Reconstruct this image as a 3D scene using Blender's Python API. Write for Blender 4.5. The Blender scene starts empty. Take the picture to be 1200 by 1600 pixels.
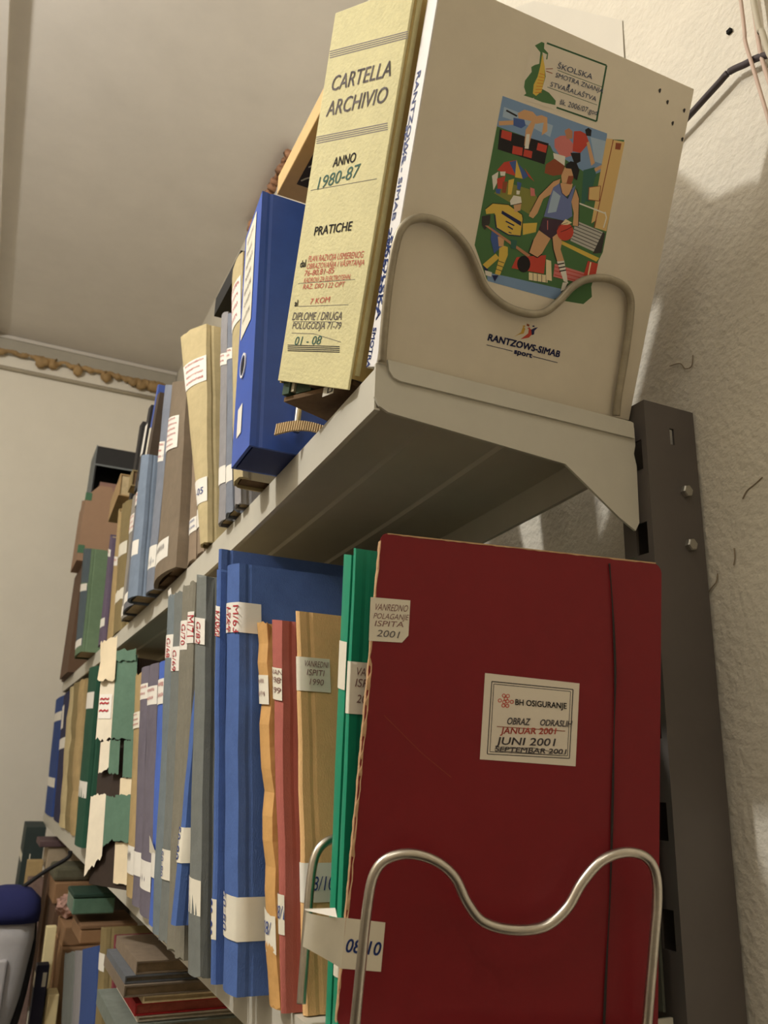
import bpy, bmesh, math, random
from mathutils import Vector, Matrix
random.seed(7)
SC = bpy.context.scene
COL = SC.collection
# ------------------------------------------------------------------ camera, light, exposure
cam_d = bpy.data.cameras.new('camera')
cam = bpy.data.objects.new('camera', cam_d); COL.objects.link(cam)
cam_d.sensor_fit = 'VERTICAL'; cam_d.sensor_height = 36.0; cam_d.sensor_width = 27.0
cam_d.lens = 28.887
cam_d.clip_start = 0.01
cam.matrix_world = Matrix(((0.903949, -0.155811, -0.398245, -0.295242),
                           (-0.426495, -0.260370, -0.866204, -0.671770),
                           (0.031273, 0.952854, -0.301814, -0.383792),
                           (0, 0, 0, 1)))
cam_d.dof.use_dof = True; cam_d.dof.focus_distance = 0.95; cam_d.dof.aperture_fstop = 11.0
SC.camera = cam
SC.view_settings.view_transform = 'Standard'; SC.view_settings.look = 'None'
SC.view_settings.exposure = 0.0; SC.view_settings.gamma = 1.0; SC.view_settings.use_curve_mapping = False
w = bpy.data.worlds.new('room_world'); SC.world = w; w.use_nodes = True
w.node_tree.nodes['Background'].inputs[0].default_value = (1, .9, .75, 1)
w.node_tree.nodes['Background'].inputs[1].default_value = 0.02
def light(name, kind, loc, energy, color, size=None, target=None):
    d = bpy.data.lights.new(name, kind); d.energy = energy; d.color = color
    if size is not None:
        if kind == 'AREA': d.shape = 'DISK'; d.size = size
        else: d.shadow_soft_size = size
    o = bpy.data.objects.new(name, d); COL.objects.link(o); o.location = loc
    if target is not None:
        o.rotation_euler = (Vector(target)-Vector(loc)).to_track_quat('-Z', 'Y').to_euler()
    return o
light('ceiling_bulb', 'POINT', (-1.62, .62, 1.36), 113, (1, .97, .92), 0.05)
light('ambient_fill', 'AREA', (-1.2, -1.5, 1.80), 10.5, (1, .95, .84), 1.0, (-1.2, -1.45, 0))  # soft fill added behind the camera to raise the ambient level, no fixture
# ------------------------------------------------------------------ numbers measured for this room (metres)
B={'binder': (-0.06,[(0.3158,-0.0167),(0.2347,-0.013),(0.2846,0.3903),(0.3592,0.3601)]),'wrap': (-0.038,[(0.3806,-0.0195),(0.343,-0.0179),(0.4691,0.4129),(0.5233,0.3881)]),'greyC': (-0.012,[(0.4659,-0.023),(0.4361,-0.0216),(0.5588,0.317),(0.5888,0.3217)]),'greyB': (-0.013,[(0.5136,-0.0244),(0.4783,-0.0229),(0.6129,0.383),(0.6462,0.3959)]),'greyA': (-0.013,[(0.559,-0.0258),(0.5199,-0.0244),(0.6525,0.404),(0.7047,0.4273)]),'E2': (0.0,[(0.765,-0.0308),(0.712,-0.0297),(0.853,0.3),(0.886,0.31)]),'E1': (0.0,[(0.8378,-0.032),(0.77,-0.0309),(0.891,0.31),(0.93,0.32)]),'F': (-0.02,[(1.0598,-0.034),(0.8422,-0.0321),(0.957,0.4),(1.13,0.465)]),'G': (-0.022,[(1.1498,-0.034),(1.0642,-0.034),(1.14,0.47),(1.2478,0.515)]),'H': (-0.04,[(1.2598,-0.034),(1.1542,-0.034),(1.2522,0.33),(1.33,0.345)]),'I': (-0.03,[(1.425,-0.034),(1.2642,-0.034),(1.34,0.3),(1.45,0.313)]),'K': (-0.02,[(1.5315,-0.034),(1.4294,-0.034),(1.5296,0.3174),(1.6221,0.3258)]),'L1': (0.0,[(1.8298,-0.034),(1.6635,-0.034),(1.8357,0.3909),(2.0393,0.4316)]),'L2': (0.0,[(1.9614,-0.034),(1.8343,-0.034),(2.0438,0.4025),(2.109,0.4359)]),'N': (-0.01,[(2.09,-0.034),(1.9659,-0.034),(2.1135,0.335),(2.1712,0.3596)]),'O': (-0.045,[(2.4603,-0.034),(2.2334,-0.034),(2.4175,0.3615),(2.7791,0.4445)]),'green1': (0.012,[(0.0686,-0.595),(0.0567,-0.595),(0.061,-0.1716),(0.0667,-0.1697)]),'green2': (0.012,[(0.0839,-0.595),(0.0731,-0.595),(0.072,-0.1758),(0.0927,-0.1704)]),'orange': (0.008,[(0.125,-0.595),(0.116,-0.595),(0.208,-0.2122),(0.2165,-0.211)]),'pink': (-0.008,[(0.1348,-0.595),(0.1295,-0.595),(0.2225,-0.2223),(0.2605,-0.2158)]),'tan': (-0.012,[(0.1692,-0.595),(0.1392,-0.595),(0.2653,-0.2213),(0.3021,-0.2173)]),'blueA': (-0.035,[(0.2445,-0.595),(0.1955,-0.595),(0.3296,-0.136),(0.3905,-0.1283)]),'blueB': (-0.042,[(0.2579,-0.595),(0.2495,-0.595),(0.3955,-0.1342),(0.4089,-0.1289)]),'G1': (-0.052,[(0.327,-0.595),(0.2775,-0.595),(0.4365,-0.1353),(0.4935,-0.1224)]),'G2': (-0.05,[(0.4015,-0.595),(0.366,-0.595),(0.512,-0.1265),(0.5375,-0.1254)]),'G3': (-0.05,[(0.4527,-0.595),(0.4065,-0.595),(0.543,-0.1277),(0.592,-0.1235)]),'G4': (-0.05,[(0.5039,-0.595),(0.4572,-0.595),(0.5964,-0.1279),(0.6526,-0.1235)]),'G5': (-0.048,[(0.5605,-0.595),(0.5159,-0.595),(0.664,-0.1202),(0.716,-0.1166)]),'BB': (-0.042,[(0.6252,-0.595),(0.5668,-0.595),(0.7205,-0.2184),(0.7789,-0.2197)]),'P2': (-0.04,[(0.7221,-0.595),(0.6362,-0.595),(0.7987,-0.2143),(0.8927,-0.2129)]),'P1': (-0.036,[(0.8081,-0.595),(0.7465,-0.595),(0.9189,-0.2077),(0.9956,-0.2077)]),'Q': (-0.032,[(0.9008,-0.595),(0.8329,-0.595),(1.0176,-0.2103),(1.0915,-0.214)]),'X': (-0.02,[(1.8953,-0.595),(1.7251,-0.595),(1.9264,-0.1082),(2.1511,-0.0985)]),'Y3': (0.0,[(2.2437,-0.595),(2.0941,-0.595),(2.4971,-0.098),(2.6321,-0.098)]),'Y2': (0.0,[(2.4165,-0.595),(2.2482,-0.595),(2.654,-0.098),(2.8228,-0.098)]),'Y1': (0.0,[(2.6131,-0.595),(2.421,-0.595),(2.8273,-0.098),(3.0106,-0.098)]),'Z1': (0.0,[(2.9469,-0.595),(2.6317,-0.595),(3.073,-0.098),(3.3093,-0.1117)]),'Z2': (0.0,[(3.425,-0.595),(3.0421,-0.595),(3.3188,-0.1015),(3.7434,-0.098)]),'lean': (0.0,[(0.447,-0.565),(0.395,-0.565),(0.545,-0.25),(0.575,-0.25)]),'C': (-0.038,[(0.2725,-0.595),(0.2716,-0.595),(0.4226,-0.096),(0.431,-0.096)]),'Tcrim': (0.03,[(1.17,-1.235),(1.13,-1.235),(1.345,-0.735),(1.36,-0.74)]),'Tolive': (0.02,[(1.29,-1.235),(1.18,-1.235),(1.42,-0.735),(1.5,-0.745)]),'Tblue': (0.02,[(1.49,-1.235),(1.3,-1.235),(1.51,-0.785),(1.77,-0.84)]),'Tgrey1': (0.02,[(1.62,-1.235),(1.497,-1.235),(1.78,-0.845),(1.92,-0.87)]),'Tgrey2': (0.02,[(1.85,-1.235),(1.63,-1.235),(1.93,-0.875),(2.15,-0.92)])}
BX={'purpleslab': (-0.0423,0.0504,-0.6861,-0.6188),'beigeblock': (-0.0089,0.0634,-0.7706,-0.6862),'darkbox': (0.0351,0.0948,-0.7689,-0.6609),'clothb': (-0.0049,0.0751,-0.7886,-0.7271),'box1': (0.0023,0.0843,-0.8383,-0.7749),'crump': (0.0055,0.0661,-0.9031,-0.8311),'greens': (-0.0079,0.0379,-0.7723,-0.7206),'greensd': (0.0379,0.0695,-0.7737,-0.7216),'box2': (0.0214,0.0735,-0.9202,-0.8671),'box3': (0.0169,0.072,-0.8481,-0.7931),'blueend': (0.0271,0.0504,-0.7741,-0.7431),'cream': (-0.0115,0.0232,-1.0141,-0.876),'darkgreen': (-0.0735,-0.0069,-0.8805,-0.6154),'mott': (-0.0652,0.0074,-1.1905,-0.7662),'tanstrip': (-0.0516,0.0145,-0.9903,-0.775),'brownlow': (-0.0823,-0.0102,-1.252,-1.1352),'orange': (-0.0476,-0.0175,-1.2358,-1.1825),'bp': (-0.2146,-0.0892,-0.9913,-0.7238),'bpblue': (-0.2308,-0.1043,-0.7977,-0.7206),'brownbox': (-0.055,0.0805,0.4633,0.7471),'blackbox': (0.0024,0.1534,0.8154,1.0812),'darkund': (-0.0269,0.044,0.1012,0.4569),'creamlow': (-0.0317,0.0217,-1.0451,-0.9913),'browntall': (0.0073,0.0583,-1.1879,-1.0307)}
CAB={'dark': [(-0.0359,0.4258),(-0.0639,0.4281),(-0.0866,0.4319),(-0.1096,0.4355),(-0.1268,0.4378),(-0.1496,0.4285),(-0.1671,0.4217),(-0.1996,0.4032)],'pink1': [(-0.1616,0.5386),(-0.1593,0.4905),(-0.1582,0.4523),(-0.1636,0.4089),(-0.1688,0.3671),(-0.1751,0.3168)],'pink2': [(-0.1705,0.519),(-0.1747,0.4799),(-0.1793,0.4462),(-0.1848,0.4079)],'pink3': [(-0.1725,0.4772),(-0.1712,0.4397),(-0.1738,0.4042),(-0.1773,0.3779)],'sheet': [(0.06,0.6118),(0.055,0.7071),(0.1517,0.8267),(0.2731,0.973),(0.4246,1.1521)],'sheetb': [(0.0644,0.5591)],'k1': [(-0.0695,-0.0892),(-0.0764,-0.0818),(-0.0871,-0.0778),(-0.0977,-0.0731)],'k2': [(-0.0089,-0.1841),(-0.0152,-0.178),(-0.0231,-0.1723),(-0.026,-0.1635)],'k3': [(-0.0196,0.1086),(-0.0161,0.0956),(-0.0058,0.0969),(0.0016,0.1073),(0.0186,0.1116)],'k4': [(-0.0488,-0.1589),(-0.0515,-0.1509),(-0.0519,-0.1403)],'k5': [(-0.0556,0.2493),(-0.0981,0.2413),(-0.1509,0.2314)],'b1': [(0.0067,-0.06)],'b2': [(0.0066,-0.1253)]}
WIRE1=[(0.0016,0.0059),(-0.0016,0.0345),(-0.0048,0.0777),(-0.0047,0.118),(-0.0011,0.1362),(0.0087,0.1474),(0.0256,0.1525),(0.048,0.1501),(0.0716,0.137),(0.0885,0.1185),(0.1038,0.1011),(0.13,0.0897),(0.1589,0.0879),(0.1785,0.0935),(0.1939,0.1079),(0.209,0.1278),(0.2279,0.1405),(0.2532,0.1464),(0.2768,0.1433),(0.289,0.1318),(0.2937,0.1098),(0.297,0.0669),(0.2985,0.0233),(0.3011,0.0016)]
WIRE2=[(0.0106,0.0127),(0.011,0.0227),(0.0131,0.0661),(0.0157,0.1104),(0.0197,0.1328),(0.0296,0.1445),(0.0481,0.1489),(0.0699,0.1438),(0.0868,0.1314),(0.0985,0.1113),(0.1127,0.0964),(0.1376,0.0901),(0.1651,0.0928),(0.1842,0.1072),(0.1977,0.1289),(0.2143,0.1463),(0.2342,0.1535),(0.2516,0.1512),(0.2616,0.1404),(0.2648,0.1185),(0.2623,0.0823),(0.2594,0.0466),(0.2574,0.0214),(0.2565,0.0109)]
ART={'pic': [
('green',[(0.0866,0.2919),(0.2204,0.2953),(0.22,0.2891),(0.2444,0.2956),(0.2442,0.1742),(0.2406,0.1639),(0.2402,0.1575),(0.2376,0.1348),(0.2411,0.1245),(0.2315,0.1144),(0.1911,0.1109),(0.1058,0.1121),(0.0846,0.1424)]),
('sky',[(0.0866,0.2919),(0.2204,0.2953),(0.2266,0.2582),(0.2095,0.2472),(0.1572,0.2578),(0.1525,0.2623),(0.0861,0.2619)]),
('palesky',[(0.0904,0.2824),(0.1515,0.2826),(0.1506,0.2706),(0.1225,0.2737),(0.0908,0.2726)]),
('palesky',[(0.2002,0.2855),(0.2214,0.2873),(0.2233,0.2634),(0.2115,0.263)]),
('sky',[(0.1043,0.1192),(0.1309,0.1209),(0.2036,0.1239),(0.2016,0.1156),(0.1911,0.1109),(0.107,0.1109)]),
('olive',[(0.1056,0.2121),(0.1415,0.2133),(0.1551,0.202),(0.1434,0.1885),(0.1092,0.1956),(0.0964,0.1979)]),
('yellow',[(0.1366,0.1777),(0.1538,0.183),(0.1542,0.1733),(0.1391,0.1664)]),
('yellow',[(0.1883,0.1728),(0.2409,0.1671),(0.238,0.1625),(0.1872,0.1694)]),
('black',[(0.09,0.2602),(0.1503,0.2638),(0.1497,0.2422),(0.0916,0.2406)]),
('red',[(0.0926,0.2603),(0.1047,0.2611),(0.1053,0.2529),(0.093,0.2526)]),
('red',[(0.1085,0.2493),(0.1204,0.2506),(0.1212,0.2428),(0.109,0.2414)]),
('red',[(0.1224,0.2497),(0.1325,0.2505),(0.1328,0.2436),(0.1225,0.2429)]),
('red',[(0.1372,0.2607),(0.149,0.2612),(0.1489,0.2538),(0.137,0.2533)]),
('skin',[(0.0871,0.2672),(0.1038,0.2731),(0.1047,0.269),(0.0884,0.2633)]),
('blue',[(0.1033,0.2757),(0.1162,0.2776),(0.1191,0.2727),(0.1146,0.2684),(0.1049,0.2683)]),
('skin',[(0.1073,0.2813),(0.1141,0.287),(0.1246,0.2881),(0.1308,0.285),(0.128,0.2652),(0.127,0.2533),(0.1216,0.2531),(0.12,0.2686),(0.1249,0.2788),(0.1092,0.2769)]),
('skin',[(0.1257,0.2834),(0.1355,0.2882),(0.1429,0.288),(0.1459,0.275),(0.1399,0.2688),(0.1397,0.2819),(0.1306,0.2777)]),
('black',[(0.0932,0.279),(0.1068,0.2775),(0.1074,0.2792),(0.0939,0.2807)]),
('white',[(0.1217,0.2648),(0.1256,0.266),(0.1274,0.2516),(0.1226,0.2505)]),
('pink',[(0.1563,0.27),(0.1625,0.2753),(0.1704,0.278),(0.1803,0.272),(0.1812,0.2603),(0.1694,0.2539),(0.158,0.2624)]),
('white',[(0.1576,0.2564),(0.1733,0.2573),(0.1746,0.2479),(0.1612,0.2485)]),
('tan',[(0.1666,0.282),(0.1713,0.286),(0.1765,0.2843),(0.1781,0.2773),(0.1712,0.2745)]),
('rust',[(0.1514,0.2427),(0.1606,0.2513),(0.1746,0.2479),(0.173,0.2384),(0.1627,0.234),(0.1516,0.2339)]),
('red',[(0.1783,0.2848),(0.1862,0.2875),(0.1941,0.2866),(0.1998,0.2793),(0.1913,0.2662),(0.1811,0.2648)]),
('black',[(0.1917,0.2904),(0.1954,0.2936),(0.1999,0.2926),(0.2006,0.2863),(0.1945,0.2852)]),
('skin',[(0.1965,0.2783),(0.1994,0.2807),(0.2119,0.2616),(0.208,0.2575)]),
('black',[(0.1787,0.2626),(0.1913,0.2662),(0.1933,0.2578),(0.1868,0.2529)]),
('teal',[(0.199,0.2503),(0.2129,0.2574),(0.2168,0.2493),(0.2086,0.2348),(0.2087,0.2179),(0.2041,0.2167)]),
('teal',[(0.2095,0.2472),(0.2159,0.249),(0.2139,0.2209),(0.2091,0.2204)]),
('skin',[(0.2123,0.2557),(0.235,0.2729),(0.234,0.2688),(0.2149,0.253)]),
('wood',[(0.2207,0.2901),(0.2292,0.2919),(0.2293,0.2064),(0.2219,0.1999)]),
('wood',[(0.2304,0.2914),(0.2455,0.2937),(0.2437,0.1969),(0.2276,0.1967)]),
('rust',[(0.2294,0.2913),(0.2261,0.1964),(0.2273,0.1965),(0.2305,0.2914)]),
('rust',[(0.2339,0.2894),(0.2415,0.291),(0.2413,0.284),(0.2345,0.2827)]),
('wood',[(0.2104,0.2353),(0.2249,0.2408),(0.2267,0.2251),(0.2124,0.2228)]),
('rust',[(0.2105,0.2349),(0.225,0.2405),(0.2247,0.2411),(0.2103,0.2356)]),
('rust',[(0.2244,0.2407),(0.2262,0.225),(0.2272,0.2252),(0.2253,0.2409)]),
('rust',[(0.2267,0.2255),(0.2124,0.2232),(0.2124,0.2224),(0.2267,0.2247)]),
('rust',[(0.2129,0.2229),(0.2109,0.2354),(0.2099,0.2352),(0.2119,0.2227)]),
('white',[(0.2012,0.2152),(0.2371,0.214),(0.2374,0.2155),(0.2015,0.2167)]),
('white',[(0.2362,0.2159),(0.2395,0.2105),(0.2409,0.2112),(0.2376,0.2165)]),
('white',[(0.2395,0.2108),(0.2382,0.1996),(0.2397,0.1996),(0.241,0.2109)]),
('palegrey',[(0.2018,0.1977),(0.2391,0.1949),(0.2337,0.1717),(0.1992,0.1755)]),
('dark',[(0.2013,0.1949),(0.238,0.1927),(0.2382,0.1935),(0.2015,0.1957)]),
('dark',[(0.2009,0.1915),(0.2371,0.1891),(0.2373,0.1898),(0.2011,0.1922)]),
('dark',[(0.2006,0.188),(0.2362,0.1854),(0.2364,0.1862),(0.2008,0.1887)]),
('dark',[(0.2002,0.1845),(0.2353,0.1817),(0.2355,0.1825),(0.2004,0.1853)]),
('dark',[(0.1999,0.181),(0.2344,0.178),(0.2346,0.1788),(0.2001,0.1818)]),
('dark',[(0.1995,0.1776),(0.2335,0.1744),(0.2337,0.1751),(0.1998,0.1783)]),
('dark',[(0.2391,0.1949),(0.2423,0.1942),(0.2425,0.173),(0.2312,0.1695)]),
('red',[(0.095,0.2207),(0.1016,0.2306),(0.1154,0.2368),(0.117,0.2212),(0.1002,0.2208)]),
('blue',[(0.1075,0.2323),(0.1155,0.2365),(0.1173,0.2224)]),
('yellow',[(0.1154,0.2368),(0.127,0.221),(0.1173,0.2198)]),
('blue',[(0.1177,0.2345),(0.1332,0.2257),(0.1271,0.2203)]),
('red',[(0.1264,0.2319),(0.1413,0.2221),(0.1333,0.225)]),
('white',[(0.0904,0.2137),(0.0969,0.2198),(0.0976,0.2084),(0.0949,0.2005)]),
('red',[(0.0967,0.2126),(0.1061,0.2181),(0.1055,0.2048),(0.0996,0.2032)]),
('yellow',[(0.1104,0.2149),(0.1168,0.2182),(0.1167,0.202),(0.1125,0.2009)]),
('blue',[(0.1208,0.2164),(0.1262,0.2164),(0.126,0.209),(0.1223,0.2095)]),
('white',[(0.0986,0.2203),(0.1052,0.2222),(0.1053,0.2179),(0.1003,0.2165)]),
('blue',[(0.0971,0.2025),(0.1029,0.2041),(0.1032,0.1991),(0.0988,0.1986)]),
('rust',[(0.104,0.2117),(0.1098,0.2133),(0.1097,0.2016),(0.1054,0.2011)]),
('pink',[(0.1374,0.2151),(0.1429,0.2151),(0.1453,0.2084),(0.1401,0.2069)]),
('white',[(0.1218,0.2078),(0.1262,0.2083),(0.1261,0.2046),(0.1226,0.2039)]),
('yellow',[(0.0896,0.1801),(0.0968,0.1879),(0.1155,0.1914),(0.1338,0.186),(0.1356,0.182),(0.1367,0.1651),(0.1219,0.1621),(0.106,0.1654),(0.1013,0.1789),(0.0915,0.1755)]),
('navy',[(0.1091,0.1838),(0.1345,0.1787),(0.1346,0.1745),(0.1089,0.1806)]),
('black',[(0.09,0.1799),(0.0971,0.1877),(0.0964,0.1881),(0.0893,0.1803)]),
('black',[(0.0968,0.1875),(0.1155,0.1911),(0.1154,0.1918),(0.0967,0.1882)]),
('black',[(0.1153,0.1911),(0.1337,0.1856),(0.134,0.1863),(0.1157,0.1918)]),
('black',[(0.1334,0.1858),(0.1352,0.1818),(0.1361,0.1821),(0.1343,0.1861)]),
('black',[(0.1352,0.1819),(0.1362,0.165),(0.1371,0.1651),(0.1361,0.182)]),
('navy',[(0.101,0.1773),(0.1054,0.1652),(0.1066,0.1656),(0.1022,0.1777)]),
('navy',[(0.1058,0.1649),(0.1217,0.1616),(0.1221,0.1626),(0.1062,0.1659)]),
('navy',[(0.1219,0.1616),(0.1368,0.1641),(0.1367,0.1651),(0.1218,0.1626)]),
('white',[(0.1164,0.1954),(0.1194,0.202),(0.1283,0.203),(0.1308,0.197),(0.1182,0.1914)]),
('skin',[(0.1214,0.193),(0.1303,0.1976),(0.1307,0.1896),(0.1242,0.1861)]),
('dark',[(0.1183,0.1911),(0.131,0.1967),(0.1307,0.1973),(0.118,0.1917)]),
('dark',[(0.087,0.1722),(0.0966,0.1762),(0.0976,0.1676),(0.0931,0.1599),(0.0887,0.1639)]),
('navy',[(0.1154,0.1739),(0.1265,0.1723),(0.1269,0.1736),(0.1158,0.1752)]),
('navy',[(0.1189,0.1696),(0.1256,0.1681),(0.1261,0.1694),(0.1195,0.1709)]),
('navy',[(0.1212,0.1644),(0.1248,0.1642),(0.125,0.1651),(0.1214,0.1653)]),
('blue',[(0.101,0.1641),(0.1114,0.1609),(0.1172,0.1505),(0.1089,0.1395),(0.1017,0.1525)]),
('skin',[(0.1095,0.1574),(0.1174,0.158),(0.1184,0.1493),(0.1128,0.1479)]),
('yellow',[(0.1136,0.1466),(0.1191,0.1502),(0.1236,0.1499),(0.1253,0.1421),(0.1202,0.1199),(0.114,0.1199),(0.1155,0.1352)]),
('yellow',[(0.0977,0.1257),(0.1106,0.14),(0.1157,0.1368),(0.1036,0.1227)]),
('dark',[(0.1151,0.1333),(0.1227,0.1329),(0.1228,0.1336),(0.1152,0.134)]),
('dark',[(0.1145,0.129),(0.1222,0.1286),(0.1223,0.1293),(0.1147,0.1297)]),
('dark',[(0.114,0.1247),(0.1217,0.1243),(0.1218,0.125),(0.1142,0.1254)]),
('navy',[(0.1109,0.1177),(0.1185,0.1195),(0.1155,0.1126)]),
('navy',[(0.0979,0.1247),(0.1054,0.1224),(0.1031,0.1186)]),
('white',[(0.1014,0.1207),(0.1103,0.1206),(0.1103,0.1161),(0.1033,0.116)]),
('tan',[(0.0922,0.164),(0.0955,0.1649),(0.1523,0.1487),(0.1502,0.1457)]),
('teal',[(0.1254,0.1585),(0.1334,0.159),(0.1336,0.1498),(0.1272,0.15)]),
('red',[(0.1362,0.1425),(0.1718,0.1534),(0.1734,0.1339),(0.1325,0.1303)]),
('black',[(0.1545,0.1398),(0.1545,0.1364),(0.1534,0.1333),(0.1512,0.1309),(0.1482,0.1295),(0.145,0.1294),(0.142,0.1306),(0.1396,0.1329),(0.1383,0.1359),(0.1382,0.1392),(0.1394,0.1423),(0.1416,0.1448),(0.1445,0.1462),(0.1477,0.1463),(0.1508,0.1451),(0.1531,0.1428)]),
('cream',[(0.1544,0.131),(0.1783,0.1335),(0.18,0.1259),(0.1561,0.1234)]),
('dark',[(0.1595,0.1314),(0.1613,0.1234),(0.162,0.1236),(0.1602,0.1316)]),
('dark',[(0.165,0.1319),(0.1668,0.1241),(0.1675,0.1243),(0.1657,0.1321)]),
('dark',[(0.1705,0.1325),(0.1723,0.1247),(0.173,0.1249),(0.1712,0.1326)]),
('dark',[(0.1761,0.133),(0.1778,0.1254),(0.1785,0.1256),(0.1768,0.1332)]),
('pink',[(0.1846,0.1473),(0.2296,0.1471),(0.2265,0.1354),(0.1858,0.1337)]),
('red',[(0.1849,0.1439),(0.2272,0.1442),(0.2273,0.1451),(0.185,0.1448)]),
('red',[(0.1858,0.1398),(0.2281,0.1403),(0.2282,0.1413),(0.1859,0.1407)]),
('red',[(0.1868,0.1357),(0.2291,0.1364),(0.2291,0.1374),(0.1869,0.1366)]),
('red',[(0.2264,0.1605),(0.2404,0.1607),(0.2402,0.1449),(0.2243,0.1443)]),
('cream',[(0.2297,0.1598),(0.2295,0.1441),(0.2312,0.1442),(0.2314,0.16)]),
('cream',[(0.1728,0.1491),(0.1794,0.1491),(0.185,0.1289),(0.1774,0.1287)]),
('skin',[(0.1722,0.2337),(0.164,0.2284),(0.1497,0.2095),(0.1427,0.1913),(0.1419,0.1866),(0.1476,0.1858),(0.1518,0.1922),(0.1556,0.2082),(0.1713,0.2214)]),
('black',[(0.1719,0.2342),(0.1638,0.2289),(0.1641,0.2285),(0.1723,0.2338)]),
('black',[(0.1636,0.2288),(0.1493,0.21),(0.1499,0.2097),(0.1642,0.2286)]),
('black',[(0.1493,0.2099),(0.1424,0.1913),(0.1431,0.1912),(0.15,0.2098)]),
('skin',[(0.1732,0.2295),(0.1886,0.233),(0.1881,0.223),(0.1819,0.2168),(0.1755,0.2196)]),
('skin',[(0.1749,0.2465),(0.1831,0.2481),(0.1885,0.2413),(0.1857,0.233),(0.175,0.23),(0.1724,0.2368)]),
('rust',[(0.1814,0.2393),(0.1885,0.2413),(0.1869,0.2318),(0.1805,0.2308)]),
('black',[(0.176,0.2498),(0.1807,0.2544),(0.1882,0.2551),(0.1939,0.2489),(0.1932,0.2381),(0.1885,0.2391),(0.1833,0.2471),(0.176,0.2458)]),
('vest',[(0.1723,0.2292),(0.1773,0.2201),(0.1857,0.2168),(0.1889,0.2278),(0.1925,0.2326),(0.191,0.2147),(0.1956,0.2007),(0.1873,0.1936),(0.1604,0.1911),(0.1626,0.2101),(0.1653,0.2228)]),
('palesky',[(0.166,0.22),(0.1762,0.2168),(0.1744,0.1997),(0.1641,0.1954),(0.1647,0.2091)]),
('navy',[(0.1719,0.2291),(0.1769,0.2199),(0.1777,0.2203),(0.1727,0.2294)]),
('navy',[(0.177,0.2197),(0.1854,0.2164),(0.1859,0.2171),(0.1775,0.2204)]),
('navy',[(0.1861,0.2167),(0.1893,0.2278),(0.1884,0.2278),(0.1852,0.2168)]),
('skin',[(0.1934,0.229),(0.1999,0.2202),(0.2054,0.1925),(0.1984,0.1915),(0.1968,0.2041),(0.191,0.2147)]),
('black',[(0.1939,0.2291),(0.1999,0.2201),(0.2007,0.2205),(0.1947,0.2295)]),
('black',[(0.1998,0.2202),(0.2053,0.1925),(0.2062,0.1927),(0.2008,0.2204)]),
('maroon',[(0.1598,0.1898),(0.1864,0.1934),(0.1843,0.1817),(0.1744,0.1708),(0.1571,0.1767)]),
('pink',[(0.1653,0.1882),(0.1674,0.1789),(0.1683,0.1791),(0.1662,0.1884)]),
('skin',[(0.1573,0.1759),(0.1734,0.1713),(0.1661,0.1535),(0.1616,0.1486),(0.1499,0.1511),(0.1526,0.1638)]),
('black',[(0.1519,0.1646),(0.1495,0.1504),(0.1506,0.1504),(0.153,0.1645)]),
('black',[(0.1499,0.1499),(0.1615,0.1478),(0.1619,0.1487),(0.1502,0.1508)]),
('black',[(0.1621,0.148),(0.167,0.1531),(0.1661,0.1536),(0.1613,0.1485)]),
('skin',[(0.1757,0.1734),(0.1827,0.1805),(0.1886,0.1713),(0.1885,0.1636),(0.1958,0.1531),(0.1868,0.1502),(0.1795,0.1614)]),
('black',[(0.1749,0.1724),(0.179,0.1613),(0.1799,0.1615),(0.1758,0.1727)]),
('black',[(0.1791,0.1612),(0.1864,0.15),(0.1872,0.1504),(0.1799,0.1616)]),
('red',[(0.2008,0.1855),(0.2009,0.1826),(0.2,0.1797),(0.1981,0.1771),(0.1955,0.1751),(0.1923,0.1738),(0.1889,0.1734),(0.1857,0.1739),(0.1829,0.1753),(0.1809,0.1775),(0.1797,0.1801),(0.1796,0.183),(0.1805,0.1858),(0.1823,0.1884),(0.185,0.1904),(0.1881,0.1917),(0.1915,0.1921),(0.1947,0.1916),(0.1975,0.1902),(0.1996,0.1881)]),
('cream',[(0.1828,0.1882),(0.1878,0.1956),(0.1968,0.1941),(0.1918,0.1905)]),
('black',[(0.1847,0.1808),(0.1914,0.1848),(0.191,0.1853),(0.1843,0.1812)]),
('black',[(0.1915,0.1848),(0.1988,0.1905),(0.1983,0.1909),(0.191,0.1852)]),
('black',[(0.1797,0.1819),(0.183,0.1881),(0.1825,0.1883),(0.1792,0.1821)]),
('black',[(0.1829,0.188),(0.1915,0.1925),(0.1912,0.1929),(0.1827,0.1884)]),
('white',[(0.1868,0.1502),(0.1958,0.1531),(0.2032,0.1378),(0.2056,0.1318),(0.2001,0.1321)]),
('black',[(0.1887,0.1469),(0.1968,0.1502),(0.1962,0.1514),(0.1881,0.1481)]),
('black',[(0.1906,0.1436),(0.1988,0.1469),(0.1981,0.1481),(0.19,0.1448)]),
('black',[(0.1925,0.1404),(0.2007,0.1437),(0.2001,0.1449),(0.1919,0.1416)]),
('white',[(0.1991,0.1306),(0.2065,0.1323),(0.2036,0.1239),(0.1985,0.1208)]),
('dark',[(0.2053,0.1314),(0.2032,0.1236),(0.2041,0.1235),(0.2062,0.1313)]),
('dark',[(0.2034,0.1239),(0.1986,0.1209),(0.1992,0.1203),(0.2039,0.1233)])],'sticker': [
('paper',[(0.1088,0.3563),(0.2059,0.3622),(0.207,0.3025),(0.1062,0.2952)]),
('frame',[(0.1263,0.3564),(0.2033,0.3599),(0.2037,0.3617),(0.1267,0.3582)]),
('frame',[(0.2024,0.3606),(0.203,0.3028),(0.2052,0.3032),(0.2047,0.361)]),
('frame',[(0.2043,0.3039),(0.1519,0.3019),(0.1515,0.3001),(0.2039,0.3021)]),
('frame',[(0.145,0.3361),(0.203,0.338),(0.2031,0.3386),(0.1451,0.3367)]),
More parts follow.
